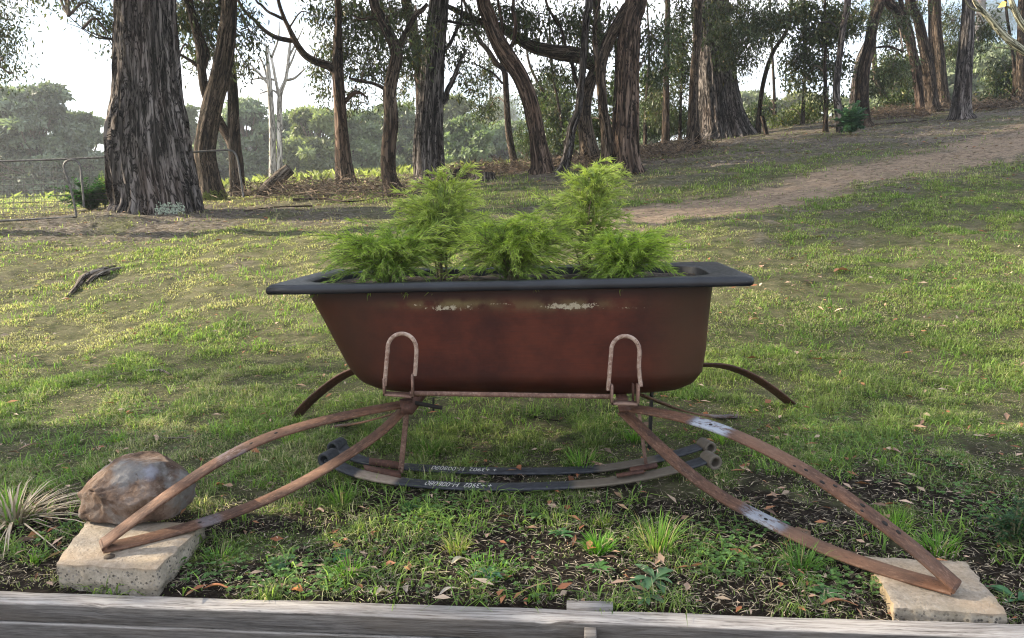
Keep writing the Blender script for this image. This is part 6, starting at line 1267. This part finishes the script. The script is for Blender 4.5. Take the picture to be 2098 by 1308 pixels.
# lichen, moss at the feet of the trunks
def patch(own, px, py, rx, ry, n, col, nm, sz, seed, lift=.0):
    e = bpy.data.objects[own]; tr = [c for c in e.children if c.name.startswith('trunk')][0]; me = tr.data; co = np.empty(len(me.vertices) * 3); me.vertices.foreach_get('co', co); co = co.reshape(-1, 3); nn = np.empty(len(me.vertices) * 3); me.vertices.foreach_get('normal', nn); nn = nn.reshape(-1, 3)
    q = co - [0, 0, HC]; k = FPX / (q @ np.array(fw)); X_ = CX + (q @ np.array(rt)) * k; Y_ = CY - (q @ np.array(up)) * k
    r = np.random.default_rng(seed); nn = nn * -np.sign((nn * q).sum(1))[:, None]; ok = np.nonzero((((X_ - px) / rx) ** 2 + ((Y_ - py) / ry) ** 2 < 1) & (co[:, 1] < e.location.y))[0]
    if not len(ok): print('no patch', nm); return
    i = r.choice(ok, n); P0 = co[i] + nn[i] * .006 + r.normal(0, .022, (n, 3)) * (1 - np.abs(nn[i])); D = nrm(np.cross(nn[i], r.normal(0, 1, (n, 3)))); mb = MB(); leaves(mb, P0, D, nn[i], sz * (.5 + r.random(n)), sz * .8, np.array(col) * (.7 + .5 * r.random(n))[:, None], bend=.15); mb.build(nm, M_LITTER, e)
tn_ = {o['label']: o.name for o in S.objects if 'label' in o.keys()}
def own(s): return [v for k, v in tn_.items() if k.startswith(s)][0]
patch(own('huge furrowed'), 350, 430, 34, 12, 330, (.36, .41, .33), 'lichen_patch', .024, 1)
patch(own('leaning brown'), 440, 402, 26, 10, 380, (.12, .15, .03), 'moss', .026, 2)
# sunny bracken far in the paddock
mb = MB(); n = 2600; r = np.random.default_rng(91); px0 = r.uniform(-250, 1100, n); dd_ = r.uniform(19, 31, n); x = (px0 - CX) / FPX * dd_; z = ground(x, dd_); k = fbm(x * .5, dd_ * .5, 5, 3) > .5; x, y, z = x[k], dd_[k], z[k]; n = len(x)
th = r.uniform(0, 6.28, n); leaves(mb, np.stack([x, y, z], -1), np.stack([np.cos(th), np.sin(th), .9 + 0 * th], -1), r.normal(0, 1, (n, 3)), .22 + .2 * r.random(n), .12, np.array([.25, .27, .12]) * (.5 + .8 * r.random(n))[:, None])
tag(mb.build('bracken', M_GRASS), 'sunlit green bracken in the paddock beyond the trees', 'bracken', kind='stuff')
# ------------------------------------------------------------------ gates
m, t, p, o = mat('galvanised_pipe'); f = noise(t, attr(t, 'bk'), 20, 4); lk(t, ramp(t, f, [(.35, (.07, .066, .062)), (.65, (.15, .145, .14))]), p.inputs['Base Color']); p.inputs['Roughness'].default_value = .6; p.inputs['Metallic'].default_value = .3; M_GALV = m
def gate(name, label, frame, d, wires_h, wires_v, r_=.021):
    e = empty(name, P(frame[0][0], frame[0][1], d), label, 'gate', 'pipe and mesh paddock gates'); mb = MB(); tube(mb, [(*P(a, b, d), r_) for a, b in frame], 90, 10); mb.build('pipe_frame', M_GALV, e, True)
    mb = MB(); A0 = np.array([list(P(*a, d)) for a, _ in wires_h + wires_v]); B0 = np.array([list(P(*b, d)) for _, b in wires_h + wires_v]); sticks(mb, A0, B0, .0028, .0028, c=(.5, .5, .5), m=4); mb.build('wire_mesh', M_GALV, e); return e
dg = G(155, 446).y
wh = [((-300, 340 + k * 13 + 7), (140 + k * 1.5, 343 + k * 11.5)) for k in range(9)]; wv = [((a, 332), (a + 4, 452)) for a in range(-290, 135, 21)]
gate('paddock_gate', 'front wire mesh gate with a small hooped pipe end, left of the huge trunk', [(-320, 462), (-150, 458), (0, 453), (80, 449), (152, 445), (156, 441), (148, 400), (138, 365), (131, 342), (135, 332), (146, 328), (158, 331), (165, 343), (167, 365), (170, 395), (172, 425)], dg, wh, wv, .013)
wh2 = [((-300, 352 + k * 13), (235, 336 + k * 12)) for k in range(7)]; wv2 = [((a, 330), (a + 3, 430)) for a in range(-280, 235, 33)]
gate('paddock_gate', 'rear pipe gate whose long top rail passes behind the huge trunk', [(-320, 338), (-100, 334), (0, 331), (120, 327), (228, 322), (380, 313), (440, 309), (468, 308), (480, 313), (487, 328), (492, 360), (499, 405)], dg + 1.3, wh2, wv2, .014)
# ------------------------------------------------------------------ haze
HZ = 0
m = bpy.data.materials.new('haze_air'); m.use_nodes = True; t = m.node_tree; t.nodes.clear(); o = N(t, 'ShaderNodeOutputMaterial'); v = N(t, 'ShaderNodeVolumePrincipled')
v.inputs['Color'].default_value = (.86, .92, 1, 1); v.inputs['Density'].default_value = .0013; v.inputs['Anisotropy'].default_value = .3; lk(t, v.outputs[0], o.inputs['Volume'])
mb = MB(); box(mb, (-385, -16, -2), (385, 203, 26)); ho = tag(mb.build('haze', m), kind='stuff')
